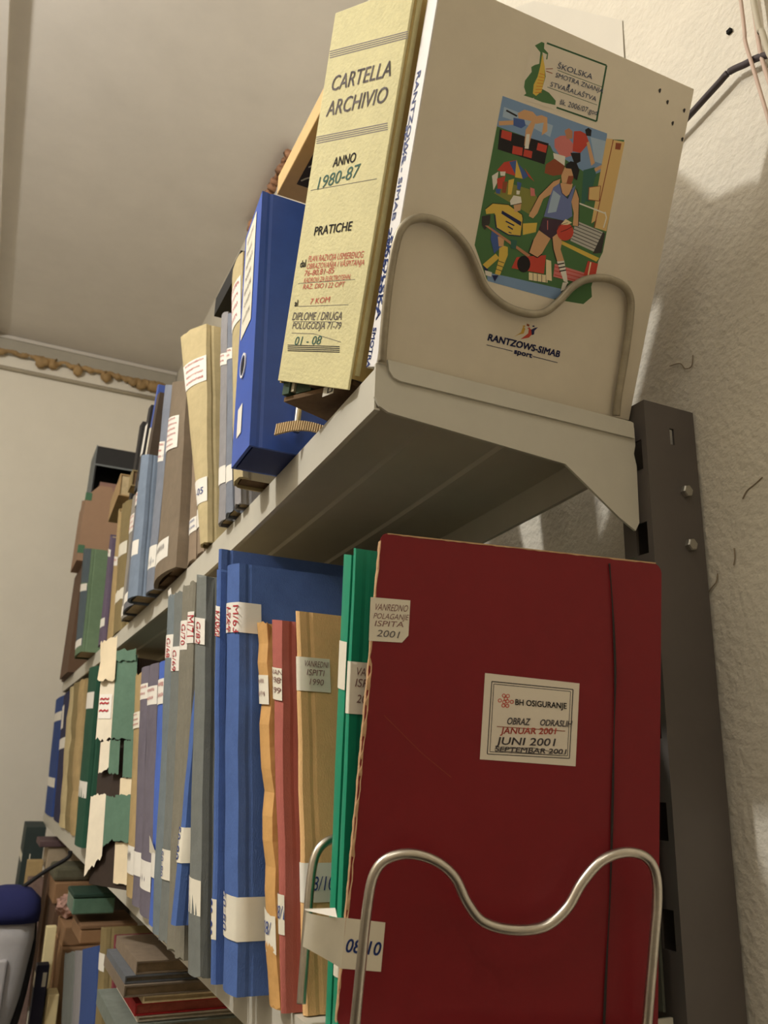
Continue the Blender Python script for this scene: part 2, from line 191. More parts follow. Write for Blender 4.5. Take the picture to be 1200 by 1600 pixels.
('frame',[(0.1363,0.3164),(0.2012,0.3188),(0.2013,0.3193),(0.1364,0.317)]),
('green',[(0.1131,0.3503),(0.1202,0.3563),(0.1237,0.3564),(0.1244,0.3511),(0.13,0.3486),(0.1284,0.3469),(0.1233,0.3471),(0.1211,0.346)]),
('green',[(0.1208,0.3474),(0.1233,0.3471),(0.1296,0.3329),(0.1322,0.3258),(0.1308,0.3141),(0.1278,0.3051),(0.1218,0.3008),(0.1105,0.3),(0.1129,0.3027),(0.1092,0.3079),(0.1089,0.3142),(0.1149,0.3249),(0.1134,0.3291),(0.1167,0.3322),(0.122,0.3352)]),
('green',[(0.1301,0.3131),(0.1394,0.3121),(0.1493,0.3071),(0.1497,0.3028),(0.1339,0.3006),(0.1228,0.3007),(0.1256,0.306)]),
('yellow',[(0.1235,0.3456),(0.1292,0.3344),(0.1314,0.3247),(0.1306,0.3108),(0.125,0.3042),(0.1208,0.3053),(0.1199,0.3138),(0.1228,0.3227),(0.1238,0.3342)]),
('orange',[(0.1242,0.326),(0.1309,0.3266),(0.131,0.3273),(0.1243,0.3267)]),
('orange',[(0.1239,0.3227),(0.1309,0.3237),(0.1309,0.3244),(0.124,0.3234)]),
('orange',[(0.1237,0.3195),(0.1308,0.3208),(0.1308,0.3215),(0.1237,0.3202)]),
('orange',[(0.1235,0.3162),(0.1308,0.3179),(0.1308,0.3186),(0.1234,0.3169)]),
('orange',[(0.1232,0.3129),(0.1308,0.315),(0.1307,0.3157),(0.1231,0.3136)]),
('orange',[(0.123,0.3096),(0.1308,0.3121),(0.1306,0.3128),(0.1228,0.3103)]),
('orange',[(0.1228,0.3064),(0.1308,0.3092),(0.1306,0.3099),(0.1226,0.307)]),
('rust',[(0.1307,0.3325),(0.1391,0.3357),(0.1389,0.3364),(0.1305,0.3332)]),
('rust',[(0.1314,0.3307),(0.1395,0.331),(0.1396,0.3318),(0.1316,0.3316)]),
('green',[(0.1289,0.3483),(0.129,0.342),(0.1304,0.3422),(0.1302,0.3486)])],'logo': [
('ochre',[(0.1506,0.0616),(0.1584,0.0681),(0.16,0.0749),(0.1631,0.073),(0.1622,0.0676),(0.156,0.0651)]),
('ochre',[(0.1589,0.0755),(0.1618,0.0765),(0.1626,0.075),(0.1603,0.0739)]),
('red',[(0.1595,0.0611),(0.1677,0.0688),(0.1676,0.0739),(0.1718,0.0739),(0.174,0.0709),(0.1696,0.0648)]),
('red',[(0.165,0.0738),(0.1682,0.0757),(0.1692,0.0738)]),
('navy',[(0.1707,0.0737),(0.1744,0.0762),(0.1787,0.0779),(0.175,0.0733),(0.1754,0.0695),(0.1725,0.068)]),
('navy',[(0.1711,0.0781),(0.1738,0.0788),(0.174,0.0771),(0.1716,0.0768)]),
('rust',[(0.1639,0.0787),(0.1676,0.0782),(0.1671,0.0759),(0.1638,0.0766)]),
('navy',[(0.1193,0.0467),(0.1523,0.0464),(0.1523,0.0471),(0.1193,0.0473)]),
('navy',[(0.179,0.046),(0.2122,0.0455),(0.2122,0.0462),(0.179,0.0467)])],'bh': [
('paper',[(0.1075,0.307),(0.1973,0.3058),(0.196,0.2315),(0.1073,0.2303)]),
('dark',[(0.1142,0.2994),(0.1913,0.2992),(0.1913,0.3001),(0.1143,0.3004)]),
('dark',[(0.1908,0.2996),(0.1896,0.2379),(0.1905,0.2379),(0.1918,0.2997)]),
('dark',[(0.1901,0.2383),(0.1139,0.2359),(0.1139,0.2351),(0.1901,0.2375)]),
('dark',[(0.1143,0.2355),(0.1147,0.2999),(0.1138,0.2999),(0.1134,0.2355)]),
('dark',[(0.1162,0.2975),(0.189,0.2973),(0.189,0.2979),(0.1163,0.2982)]),
('dark',[(0.1887,0.2976),(0.1878,0.24),(0.1884,0.24),(0.1893,0.2976)]),
('dark',[(0.1881,0.2403),(0.1161,0.2379),(0.1161,0.2373),(0.1881,0.2397)]),
('dark',[(0.1164,0.2376),(0.1166,0.2979),(0.1159,0.2978),(0.1158,0.2376)]),
('red',[(0.124,0.2837),(0.1237,0.2828),(0.1244,0.2826),(0.1247,0.2836)]),
('red',[(0.1238,0.283),(0.1231,0.2824),(0.1235,0.2818),(0.1243,0.2825)]),
('red',[(0.1233,0.2825),(0.1223,0.2824),(0.1224,0.2817),(0.1233,0.2818)]),
('red',[(0.1225,0.2823),(0.1217,0.2828),(0.1213,0.2822),(0.1221,0.2817)]),
('red',[(0.1219,0.2826),(0.1215,0.2835),(0.1208,0.2832),(0.1212,0.2824)]),
('red',[(0.1215,0.2833),(0.1218,0.2842),(0.1211,0.2843),(0.1208,0.2834)]),
('red',[(0.1217,0.284),(0.1224,0.2846),(0.122,0.2851),(0.1212,0.2845)]),
('red',[(0.1222,0.2845),(0.1232,0.2846),(0.1231,0.2853),(0.1222,0.2852)]),
('red',[(0.123,0.2847),(0.1238,0.2842),(0.1242,0.2848),(0.1234,0.2853)]),
('red',[(0.1236,0.2844),(0.124,0.2835),(0.1247,0.2838),(0.1243,0.2846)]),
('red',[(0.1275,0.2884),(0.1272,0.2875),(0.128,0.2873),(0.1282,0.2882)]),
('red',[(0.1274,0.2876),(0.1266,0.287),(0.1271,0.2865),(0.1278,0.2871)]),
('red',[(0.1268,0.2871),(0.1259,0.287),(0.1259,0.2863),(0.1269,0.2864)]),
('red',[(0.1261,0.287),(0.1253,0.2874),(0.1249,0.2868),(0.1257,0.2864)]),
('red',[(0.1254,0.2873),(0.1251,0.2881),(0.1244,0.2879),(0.1247,0.287)]),
('red',[(0.1251,0.2879),(0.1253,0.2888),(0.1246,0.289),(0.1244,0.2881)]),
('red',[(0.1252,0.2886),(0.1259,0.2893),(0.1255,0.2898),(0.1247,0.2892)]),
('red',[(0.1257,0.2892),(0.1267,0.2893),(0.1267,0.29),(0.1257,0.2899)]),
('red',[(0.1265,0.2893),(0.1273,0.2888),(0.1277,0.2894),(0.1269,0.2899)]),
('red',[(0.1272,0.289),(0.1275,0.2881),(0.1282,0.2884),(0.1278,0.2893)]),
('red',[(0.1312,0.2884),(0.1309,0.2875),(0.1316,0.2873),(0.1319,0.2882)]),
('red',[(0.1311,0.2877),(0.1303,0.2871),(0.1308,0.2865),(0.1315,0.2871)]),
('red',[(0.1305,0.2871),(0.1295,0.287),(0.1296,0.2863),(0.1305,0.2864)]),
('red',[(0.1298,0.287),(0.1289,0.2875),(0.1285,0.2869),(0.1294,0.2864)]),
('red',[(0.1291,0.2873),(0.1287,0.2882),(0.128,0.2879),(0.1284,0.287)]),
('red',[(0.1287,0.288),(0.129,0.2889),(0.1283,0.289),(0.128,0.2881)]),
('red',[(0.1289,0.2887),(0.1296,0.2893),(0.1292,0.2898),(0.1284,0.2892)]),
('red',[(0.1294,0.2892),(0.1304,0.2893),(0.1304,0.29),(0.1294,0.2899)]),
('red',[(0.1302,0.2893),(0.131,0.2889),(0.1314,0.2895),(0.1306,0.29)]),
('red',[(0.1308,0.289),(0.1312,0.2882),(0.1319,0.2885),(0.1315,0.2893)]),
('red',[(0.1294,0.2858),(0.1292,0.2849),(0.1299,0.2847),(0.1301,0.2857)]),
('red',[(0.1293,0.2851),(0.1285,0.2845),(0.129,0.2839),(0.1298,0.2846)]),
('red',[(0.1288,0.2846),(0.1278,0.2845),(0.1278,0.2838),(0.1288,0.2839)]),
('red',[(0.128,0.2844),(0.1272,0.2849),(0.1268,0.2843),(0.1276,0.2838)]),
('red',[(0.1273,0.2847),(0.127,0.2856),(0.1263,0.2853),(0.1266,0.2845)]),
('red',[(0.127,0.2854),(0.1272,0.2863),(0.1265,0.2864),(0.1263,0.2855)]),
('red',[(0.1271,0.2861),(0.1279,0.2867),(0.1274,0.2872),(0.1267,0.2866)]),
('red',[(0.1277,0.2866),(0.1286,0.2867),(0.1286,0.2874),(0.1276,0.2873)]),
('red',[(0.1284,0.2868),(0.1292,0.2863),(0.1296,0.2869),(0.1288,0.2874)]),
('red',[(0.1291,0.2865),(0.1294,0.2856),(0.1301,0.2859),(0.1298,0.2867)]),
('red',[(0.1351,0.2835),(0.1349,0.2826),(0.1356,0.2824),(0.1358,0.2834)]),
('red',[(0.135,0.2828),(0.1342,0.2822),(0.1347,0.2816),(0.1355,0.2823)]),
('red',[(0.1345,0.2823),(0.1335,0.2822),(0.1335,0.2815),(0.1345,0.2816)]),
('red',[(0.1337,0.2821),(0.1329,0.2826),(0.1325,0.282),(0.1333,0.2815)]),
('red',[(0.133,0.2824),(0.1327,0.2833),(0.132,0.283),(0.1323,0.2822)]),
('red',[(0.1327,0.2831),(0.1329,0.284),(0.1322,0.2841),(0.132,0.2832)]),
('red',[(0.1328,0.2838),(0.1336,0.2844),(0.1331,0.2849),(0.1324,0.2843)]),
('red',[(0.1334,0.2843),(0.1343,0.2844),(0.1343,0.2851),(0.1333,0.285)]),
('red',[(0.1341,0.2845),(0.1349,0.284),(0.1353,0.2846),(0.1345,0.2851)]),
('red',[(0.1348,0.2841),(0.1351,0.2833),(0.1358,0.2836),(0.1355,0.2844)]),
('red',[(0.128,0.2827),(0.1278,0.2818),(0.1285,0.2816),(0.1287,0.2825)]),
('red',[(0.1279,0.2819),(0.1271,0.2813),(0.1276,0.2808),(0.1283,0.2814)]),
('red',[(0.1273,0.2814),(0.1264,0.2813),(0.1264,0.2806),(0.1274,0.2807)]),
('red',[(0.1266,0.2813),(0.1258,0.2818),(0.1254,0.2812),(0.1262,0.2807)]),
('red',[(0.1259,0.2816),(0.1256,0.2824),(0.1249,0.2822),(0.1252,0.2813)]),
('red',[(0.1256,0.2822),(0.1258,0.2831),(0.1251,0.2833),(0.1249,0.2824)]),
('red',[(0.1257,0.283),(0.1265,0.2836),(0.126,0.2841),(0.1253,0.2835)]),
('red',[(0.1263,0.2835),(0.1272,0.2836),(0.1272,0.2843),(0.1262,0.2842)]),
('red',[(0.127,0.2836),(0.1278,0.2831),(0.1282,0.2837),(0.1274,0.2842)]),
('red',[(0.1277,0.2833),(0.128,0.2824),(0.1287,0.2827),(0.1284,0.2836)]),
('red',[(0.131,0.2836),(0.1308,0.2827),(0.1315,0.2826),(0.1317,0.2835)]),
('red',[(0.1309,0.2829),(0.1301,0.2823),(0.1306,0.2818),(0.1313,0.2824)]),
('red',[(0.1303,0.2824),(0.1294,0.2823),(0.1294,0.2816),(0.1304,0.2817)]),
('red',[(0.1296,0.2823),(0.1288,0.2827),(0.1284,0.2821),(0.1292,0.2816)]),
('red',[(0.1289,0.2826),(0.1286,0.2834),(0.1279,0.2831),(0.1282,0.2823)]),
('red',[(0.1286,0.2832),(0.1288,0.2841),(0.1281,0.2843),(0.1279,0.2834)]),
('red',[(0.1287,0.2839),(0.1295,0.2845),(0.129,0.2851),(0.1282,0.2845)]),
('red',[(0.1293,0.2845),(0.1302,0.2845),(0.1302,0.2852),(0.1292,0.2852)]),
('red',[(0.13,0.2846),(0.1308,0.2841),(0.1312,0.2847),(0.1304,0.2852)]),
('red',[(0.1307,0.2843),(0.131,0.2834),(0.1317,0.2837),(0.1314,0.2846)]),
('red',[(0.1274,0.2796),(0.1272,0.2787),(0.1279,0.2785),(0.1282,0.2794)]),
('red',[(0.1273,0.2789),(0.1266,0.2783),(0.127,0.2777),(0.1278,0.2784)]),
('red',[(0.1268,0.2784),(0.1258,0.2783),(0.1258,0.2776),(0.1268,0.2777)]),
('red',[(0.126,0.2782),(0.1252,0.2787),(0.1248,0.2781),(0.1256,0.2776)]),
('red',[(0.1254,0.2785),(0.125,0.2794),(0.1243,0.2791),(0.1247,0.2783)]),
('red',[(0.125,0.2792),(0.1253,0.2801),(0.1246,0.2802),(0.1243,0.2793)]),
('red',[(0.1251,0.2799),(0.1259,0.2805),(0.1254,0.281),(0.1247,0.2804)]),
('red',[(0.1257,0.2804),(0.1267,0.2805),(0.1266,0.2812),(0.1257,0.2811)]),
('red',[(0.1264,0.2806),(0.1273,0.2801),(0.1277,0.2807),(0.1268,0.2812)]),
('red',[(0.1271,0.2802),(0.1275,0.2794),(0.1281,0.2797),(0.1278,0.2805)]),
('red',[(0.131,0.2796),(0.1308,0.2787),(0.1315,0.2786),(0.1317,0.2795)]),
('red',[(0.1309,0.2789),(0.1301,0.2783),(0.1306,0.2778),(0.1314,0.2784)]),
('red',[(0.1303,0.2784),(0.1294,0.2783),(0.1294,0.2776),(0.1304,0.2777)]),
('red',[(0.1296,0.2782),(0.1288,0.2787),(0.1284,0.2781),(0.1292,0.2776)]),
('red',[(0.1289,0.2785),(0.1286,0.2794),(0.1279,0.2791),(0.1282,0.2783)]),
('red',[(0.1286,0.2792),(0.1288,0.2801),(0.1281,0.2802),(0.1279,0.2793)]),
('red',[(0.1287,0.2799),(0.1295,0.2805),(0.129,0.281),(0.1283,0.2804)]),
('red',[(0.1293,0.2804),(0.1302,0.2805),(0.1302,0.2812),(0.1292,0.2811)]),
('red',[(0.13,0.2806),(0.1308,0.2801),(0.1312,0.2807),(0.1304,0.2812)]),
('red',[(0.1307,0.2803),(0.131,0.2794),(0.1317,0.2797),(0.1314,0.2805)]),
('rust',[(0.1212,0.2599),(0.1852,0.2614),(0.1852,0.262),(0.1212,0.2605)]),
('dark',[(0.1203,0.2402),(0.1555,0.2441),(0.1554,0.2446),(0.1203,0.2407)]),
('dark',[(0.1554,0.2441),(0.1859,0.2408),(0.186,0.2412),(0.1555,0.2446)]),
('dark',[(0.1214,0.2388),(0.1829,0.2395),(0.1829,0.24),(0.1214,0.2393)])],'redlab': [
('label',[(-0.0044,0.366),(0.0329,0.3668),(0.0337,0.3341),(0.0283,0.3271),(-0.0024,0.3259)])],'redlab2': [
('label',[(0.0003,0.0918),(0.0339,0.0904),(0.0335,0.0522),(-0.0007,0.0527)])],'cord': [(0.2229,0.422),(0.2271,0.379),(0.2309,0.3192),(0.231,0.2612),(0.231,0.2053),(0.2305,0.1249),(0.2285,0.0635),(0.2274,0.0142)],'scratch': [(0.0176,0.2607),(0.055,0.2305),(0.0825,0.2124)],'t_sticker': [('ŠKOLSKA',0.1436,0.338,0.0737,0.0448,0.0057,'ink',0.2),('SMOTRA ZNANJA',0.1432,0.329,0.0533,0.062,0.005,'ink',0.2),('I',0.1602,0.3244,0.1149,0.0026,0.0031,'ink',0.2),('STVARALAŠTVA',0.139,0.3184,0.0589,0.0595,0.005,'ink',0.2),('šk. 2006/07.god',0.1544,0.3051,0.0744,0.0484,0.0057,'ink',0.2)],'t_logo': [('RANTZOWS-SIMAB',0.1193,0.0516,0.0011,0.0931,0.0071,'navy',0.12),('sport',0.1543,0.0446,-0.013,0.023,0.0054,'navy',0)],'t_bh': [('BH OSIGURANJE',0.1372,0.2808,0.0145,0.0483,0.0054,'black',0.0),('OBRAZ',0.13,0.2629,0.043,0.0209,0.0063,'pen',0.25),('ODRASLIH',0.1608,0.2646,0.0371,0.0296,0.0057,'pen',0.25),('JANUAR 2001',0.1247,0.2541,0.0762,0.0512,0.0057,'penred',0.25),('JUNI 2001',0.1211,0.2444,0.0572,0.0542,0.0068,'pen',0.25),('SEPTEMBAR 2001',0.1204,0.2383,0.0442,0.0657,0.0045,'pen',0.25)],'t_redlab': [('VANREDNO',-0.0003,0.3544,0.0451,0.031,0.0065,'pen2',0.25),('POLAGANJE',-0.0002,0.3467,0.0466,0.0322,0.0053,'pen2',0.25),('ISPITA',0.0016,0.3398,0.0559,0.0268,0.0053,'pen2',0.25),('2001',0.0042,0.3307,0.0099,0.0202,0.0064,'pen',0.25)],'t_redlab2': [('08/10',0.0013,0.0655,-0.0408,0.0294,0.0109,'inkblue',0.15)],'t_cart': [('CARTELLA',0.014,0.3215,-0.0104,0.0966,0.0166,'grey1',0.12),('ARCHIVIO',0.0126,0.2949,0.0021,0.0974,0.0167,'grey1',0.12),('ANNO',0.0391,0.2381,0.0459,0.037,0.0105,'black',0.1),('1980-87',0.0177,0.2162,0.1136,0.0679,0.014,'teal',0.25),('PRATICHE',0.0252,0.1659,0.0414,0.0628,0.0099,'black',0.1),('dal',0.009,0.1313,0.1107,0.01,0.0081,'black',0.0),('al',0.01,0.0881,0.1031,0.0058,0.0073,'black',0.0),('PLAN RAZVOJA USMJERENOG',0.0219,0.1375,0.0249,0.0922,0.007,'penred',0.2),('OBRAZOVANJA I VASPITANJA',0.021,0.1297,0.0248,0.0969,0.0062,'penred',0.2),('76-80,81-85',0.0188,0.1219,0.0503,0.0517,0.0064,'penred',0.2),('KADROVI ZA ELEKTROTEHN.',0.02,0.1145,0.0411,0.0803,0.0056,'penred',0.2),('RAZ. DIO I 22 OPT',0.0204,0.1075,0.0363,0.0715,0.0057,'penred',0.2),('7 KOM',0.0377,0.091,0.0839,0.0334,0.0064,'penred',0.2),('DIPLOME / DRUGA',0.0095,0.0729,0.0288,0.0868,0.0092,'pen',0.2),('POLUGODJA 71-79',0.0121,0.0632,0.0319,0.0847,0.0078,'pen',0.2),('01 - 08',0.0206,0.0453,0.0644,0.0466,0.01,'teal',0.25)],'cartlines': [
('grey1',[(0.0014,0.3656),(0.1264,0.36),(0.1258,0.3611),(0.0006,0.3668)]),
('grey1',[(0.0016,0.2742),(0.1187,0.2729),(0.1182,0.274),(0.0009,0.2753)]),
('black',[(0.0085,0.0443),(0.1007,0.0471),(0.1005,0.0481),(0.0083,0.0453)]),
('grey1',[(0.002,0.3632),(0.1269,0.3579),(0.1263,0.359),(0.0012,0.3644)]),
('grey1',[(0.0022,0.2718),(0.1193,0.2708),(0.1187,0.2718),(0.0015,0.273)]),
('black',[(0.0091,0.0422),(0.1012,0.0452),(0.101,0.0462),(0.0089,0.0433)]),
('grey1',[(0.0026,0.3609),(0.1274,0.3558),(0.1268,0.3569),(0.0019,0.3621)]),
('grey1',[(0.0028,0.2695),(0.1198,0.2687),(0.1192,0.2697),(0.0021,0.2707)]),
('black',[(0.0096,0.0401),(0.1017,0.0433),(0.1015,0.0443),(0.0094,0.0412)]),
('grey1',[(0.0032,0.3586),(0.128,0.3537),(0.1273,0.3548),(0.0025,0.3598)]),
('grey1',[(0.0034,0.2672),(0.1203,0.2666),(0.1198,0.2676),(0.0027,0.2683)]),
('black',[(0.0102,0.0381),(0.1022,0.0414),(0.1019,0.0424),(0.0099,0.0392)]),
('pen',[(0.0064,0.2162),(0.1162,0.2185),(0.1159,0.2191),(0.006,0.2168)]),
('pen',[(0.01,0.1135),(0.1074,0.1173),(0.1072,0.1178),(0.0098,0.114)]),
('pen',[(0.0167,0.0881),(0.1039,0.0911),(0.1037,0.0916),(0.0165,0.0887)]),
('pen',[(0.0117,0.071),(0.0877,0.0729),(0.0876,0.0735),(0.0115,0.0716)]),
('pen',[(0.0127,0.0582),(0.0532,0.0589),(0.053,0.0596),(0.0125,0.0588)]),
('pen',[(0.053,0.059),(0.1014,0.052),(0.1015,0.0526),(0.0532,0.0595)])],'t_spine': [('RANTZOWS - SIMAB',0.0154,0.2921,-1.536,0.1439,0.014,'bluefade',0),('sport',0.0307,0.242,-1.7397,0.0399,0.009,'bluefade',0),('ŠKOLSKA',0.0201,0.1324,-1.6233,0.0839,0.016,'inkblue',0),('2006/2007',0.0365,0.1412,-1.5696,0.0861,0.012,'inkblue',0),('SMOTRA',0.0223,0.0412,-1.4993,0.0406,0.014,'inkblue',0)],'spinepx': [(0.0328,0.3484),(-0.007,0.3512),(0.0408,-0.0113),(-0.0119,0.0018),(0.0279,0.3648)],'specks': [(0.2791,0.359),(0.2925,0.3508),(0.3177,0.3497),(0.3052,0.3318),(0.3229,0.3196)]}

# ------------------------------------------------------------------ materials
MATS = {}
def mat(key, col, rough=.75, kind='plain', amt=.12, scale=60, bump=.15, metal=0, spec=.35):
    if key in MATS: return MATS[key]
    m = bpy.data.materials.new(key); m.use_nodes = True
    nt = m.node_tree; N = nt.nodes; L = nt.links; b = N['Principled BSDF']
    b.inputs['Roughness'].default_value = rough; b.inputs['Metallic'].default_value = metal
    b.inputs['Specular IOR Level'].default_value = spec
    if kind == 'flat':
        b.inputs['Base Color'].default_value = (*col, 1); MATS[key] = m; return m
    tc = N.new('ShaderNodeTexCoord')
    n1 = N.new('ShaderNodeTexNoise'); n1.inputs['Scale'].default_value = scale; n1.inputs['Detail'].default_value = 6; n1.inputs['Roughness'].default_value = .65
    L.new(tc.outputs['Object'], n1.inputs['Vector'])
    n2 = N.new('ShaderNodeTexNoise'); n2.inputs['Scale'].default_value = scale*.13; n2.inputs['Detail'].default_value = 4
    L.new(tc.outputs['Object'], n2.inputs['Vector'])
    ad = N.new('ShaderNodeMath'); ad.operation = 'ADD'; L.new(n1.outputs[0], ad.inputs[0]); L.new(n2.outputs[0], ad.inputs[1])
    mr = N.new('ShaderNodeMapRange'); mr.inputs[1].default_value = .65; mr.inputs[2].default_value = 1.35
    mr.inputs[3].default_value = 1-amt; mr.inputs[4].default_value = 1+amt; L.new(ad.outputs[0], mr.inputs[0])
    mx = N.new('ShaderNodeVectorMath'); mx.operation = 'SCALE'; mx.inputs[0].default_value = col
    L.new(mr.outputs[0], mx.inputs['Scale']); L.new(mx.outputs[0], b.inputs['Base Color'])
    if bump:
        bp = N.new('ShaderNodeBump'); bp.inputs['Strength'].default_value = bump; bp.inputs['Distance'].default_value = .002
        if kind == 'cloth':
            mp = N.new('ShaderNodeMapping'); mp.inputs['Scale'].default_value = (900, 900, 260)
            L.new(tc.outputs['Object'], mp.inputs[0])
            n3 = N.new('ShaderNodeTexNoise'); n3.inputs['Scale'].default_value = 1; n3.inputs['Detail'].default_value = 3; L.new(mp.outputs[0], n3.inputs['Vector'])
            L.new(n3.outputs[0], bp.inputs['Height'])
        else:
            n3 = N.new('ShaderNodeTexNoise'); n3.inputs['Scale'].default_value = scale*2.2; n3.inputs['Detail'].default_value = 5
            L.new(tc.outputs['Object'], n3.inputs['Vector']); L.new(n3.outputs[0], bp.inputs['Height'])
        L.new(bp.outputs[0], b.inputs['Normal'])
    MATS[key] = m; return m
def s2l(r, g, b):
    f = lambda c: (c/255/12.92) if c/255 <= .04045 else ((c/255+.055)/1.055)**2.4
    return (f(r), f(g), f(b))
def cloth(key, rgb, amt=.14, scale=45): return mat(key, s2l(*rgb), .85, 'cloth', amt, scale, .35, spec=.2)
def card(key, rgb, amt=.1, scale=40, rough=.7, bump=.12): return mat(key, s2l(*rgb), rough, 'card', amt, scale, bump)
def flat(key, rgb, rough=.7): return mat(key, s2l(*rgb), rough, 'flat')
PLASTER = mat('plaster', s2l(222, 216, 201), .9, 'card', .07, 14, .5, spec=.2)
# wall plaster with a coarser relief
_nt = PLASTER.node_tree
for n in _nt.nodes:
    if n.type == 'BUMP': n.inputs['Distance'].default_value = .006; n.inputs['Strength'].default_value = .55
    if n.type == 'TEX_NOISE' and abs(n.inputs['Scale'].default_value-30.8) < .1: n.inputs['Scale'].default_value = 95
BACKWALL = mat('painted_back_wall', s2l(238, 232, 217), .9, 'card', .04, 6, .08, spec=.2)
AISLE = mat('aisle_wall_paint', s2l(196, 186, 168), .9, 'card', .05, 6, .08, spec=.2)
CEIL = mat('ceiling_paint', s2l(226, 220, 211), .9, 'card', .07, 5, .12, spec=.2)
STEEL = mat('grey_enamel', s2l(200, 196, 182), .5, 'card', .05, 22, .05, spec=.4)
UPR = mat('dark_grey_enamel', s2l(96, 90, 86), .45, 'card', .07, 25, .04, spec=.4)
CHROME = mat('nickel_wire', (.60, .56, .49), .3, 'card', .12, 120, .03, metal=1)
WIREG = mat('painted_wire', s2l(165, 156, 136), .42, 'card', .22, 90, .06, metal=.35)
BOLT = mat('zinc_bolt', (.45, .43, .38), .4, 'card', .15, 200, .05, metal=.8)
PAPER = card('white_label_paper', (236, 232, 222), .04, 60, .8, .05)
PAPER2 = card('aged_label_paper', (232, 226, 208), .06, 60, .8, .05)
PAGES = card('page_block', (188, 168, 130), .22, 70, .9, .3)
PAGESD = card('brown_page_block', (120, 96, 70), .25, 60, .9, .3)
DARK = flat('dark_inside', (22, 19, 17), .9)
COLS = dict(green=(78, 118, 72), sky=(128, 158, 196), palesky=(168, 190, 212), olive=(140, 140, 70), yellow=(222, 190, 86), black=(34, 30, 32),
 red=(200, 74, 58), skin=(214, 168, 124), blue=(72, 98, 160), white=(232, 228, 216), pink=(214, 126, 122), tan=(190, 134, 100), rust=(150, 80, 52),
 teal=(58, 104, 92), wood=(224, 190, 128), palegrey=(190, 188, 180), dark=(62, 58, 56), navy=(36, 42, 86), cream=(238, 222, 180), vest=(112, 126, 178),
 maroon=(72, 52, 66), paper=(226, 216, 198), frame=(52, 92, 60), orange=(214, 130, 52), ochre=(206, 164, 70), ink=(66, 78, 104), pen=(96, 90, 92),
 penred=(206, 96, 84), pen2=(140, 104, 98), inkblue=(46, 70, 140), grey1=(140, 132, 130), label=(226, 218, 198), bluefade=(120, 132, 180), redpen=(176, 40, 52))
def ink(k): return flat('print_'+k, COLS[k], .75)
# ------------------------------------------------------------------ mesh helpers
def mesh_obj(name, verts, faces, mats, parent=None, smooth=False, midx=None):
    me = bpy.data.meshes.new(name); me.from_pydata([tuple(v) for v in verts], [], faces)
    ms = mats if isinstance(mats, (list, tuple)) else [mats]
    for m in ms: me.materials.append(m)
    if midx: me.polygons.foreach_set('material_index', midx)
    if smooth: me.polygons.foreach_set('use_smooth', [True]*len(faces))
    me.update()
    o = bpy.data.objects.new(name, me); COL.objects.link(o)
    if parent is not None: o.parent = parent
    return o
def tag(o, label=None, cat=None, group=None, kind=None):
    if label: o['label'] = label
    if cat: o['category'] = cat
    if group: o['group'] = group
    if kind: o['kind'] = kind
    return o
def thing(name, label, cat, loc=(0, 0, 0), R=None, group=None):
    o = bpy.data.objects.new(name, None); COL.objects.link(o); o.empty_display_size = .05
    o.matrix_world = Matrix.Translation(loc) @ (R.to_4x4() if R is not None else Matrix.Identity(4))
    return tag(o, label, cat, group)
class MB:
    def __init__(s): s.v = []; s.f = []; s.m = []
    def add(s, v, f, mi=0):
        k = len(s.v); s.v += [tuple(p) for p in v]; s.f += [tuple(i+k for i in q) for q in f]; s.m += [mi]*len(f); return s
    def box(s, x0, x1, y0, y1, z0, z1, mi=0):
        return s.add([(x0,y0,z0),(x1,y0,z0),(x1,y1,z0),(x0,y1,z0),(x0,y0,z1),(x1,y0,z1),(x1,y1,z1),(x0,y1,z1)],
                     [(3,2,1,0),(4,5,6,7),(0,1,5,4),(1,2,6,5),(2,3,7,6),(3,0,4,7)], mi)
    def hexa(s, p, mi=0):   # 8 points, bottom ring then top ring
        return s.add(p, [(3,2,1,0),(4,5,6,7),(0,1,5,4),(1,2,6,5),(2,3,7,6),(3,0,4,7)], mi)
    def build(s, name, mats, parent=None, smooth=False, off=None, bevel=0):
        v = s.v if off is None else [(a-off[0], b-off[1], c-off[2]) for a, b, c in s.v]
        o = mesh_obj(name, v, s.f, mats, parent, smooth, s.m)
        if bevel:
            bm = bmesh.new(); bm.from_mesh(o.data)
            bmesh.ops.bevel(bm, geom=bm.edges[:]+bm.verts[:], offset=bevel, segments=2, affect='EDGES', profile=.5, clamp_overlap=True)
            bm.to_mesh(o.data); bm.free()
        return o
def catmull(pts, n=6, closed=False):
    P = [Vector(p) for p in pts]; out = []
    for i in range(len(P)-1):
        a = P[max(i-1, 0)]; b = P[i]; c = P[i+1]; d = P[min(i+2, len(P)-1)]
        for k in range(n):
            t = k/n
            out.append(.5*((2*b)+(c-a)*t+(2*a-5*b+4*c-d)*t*t+(3*b-a-3*c+d)*t**3))
    out.append(P[-1]); return out
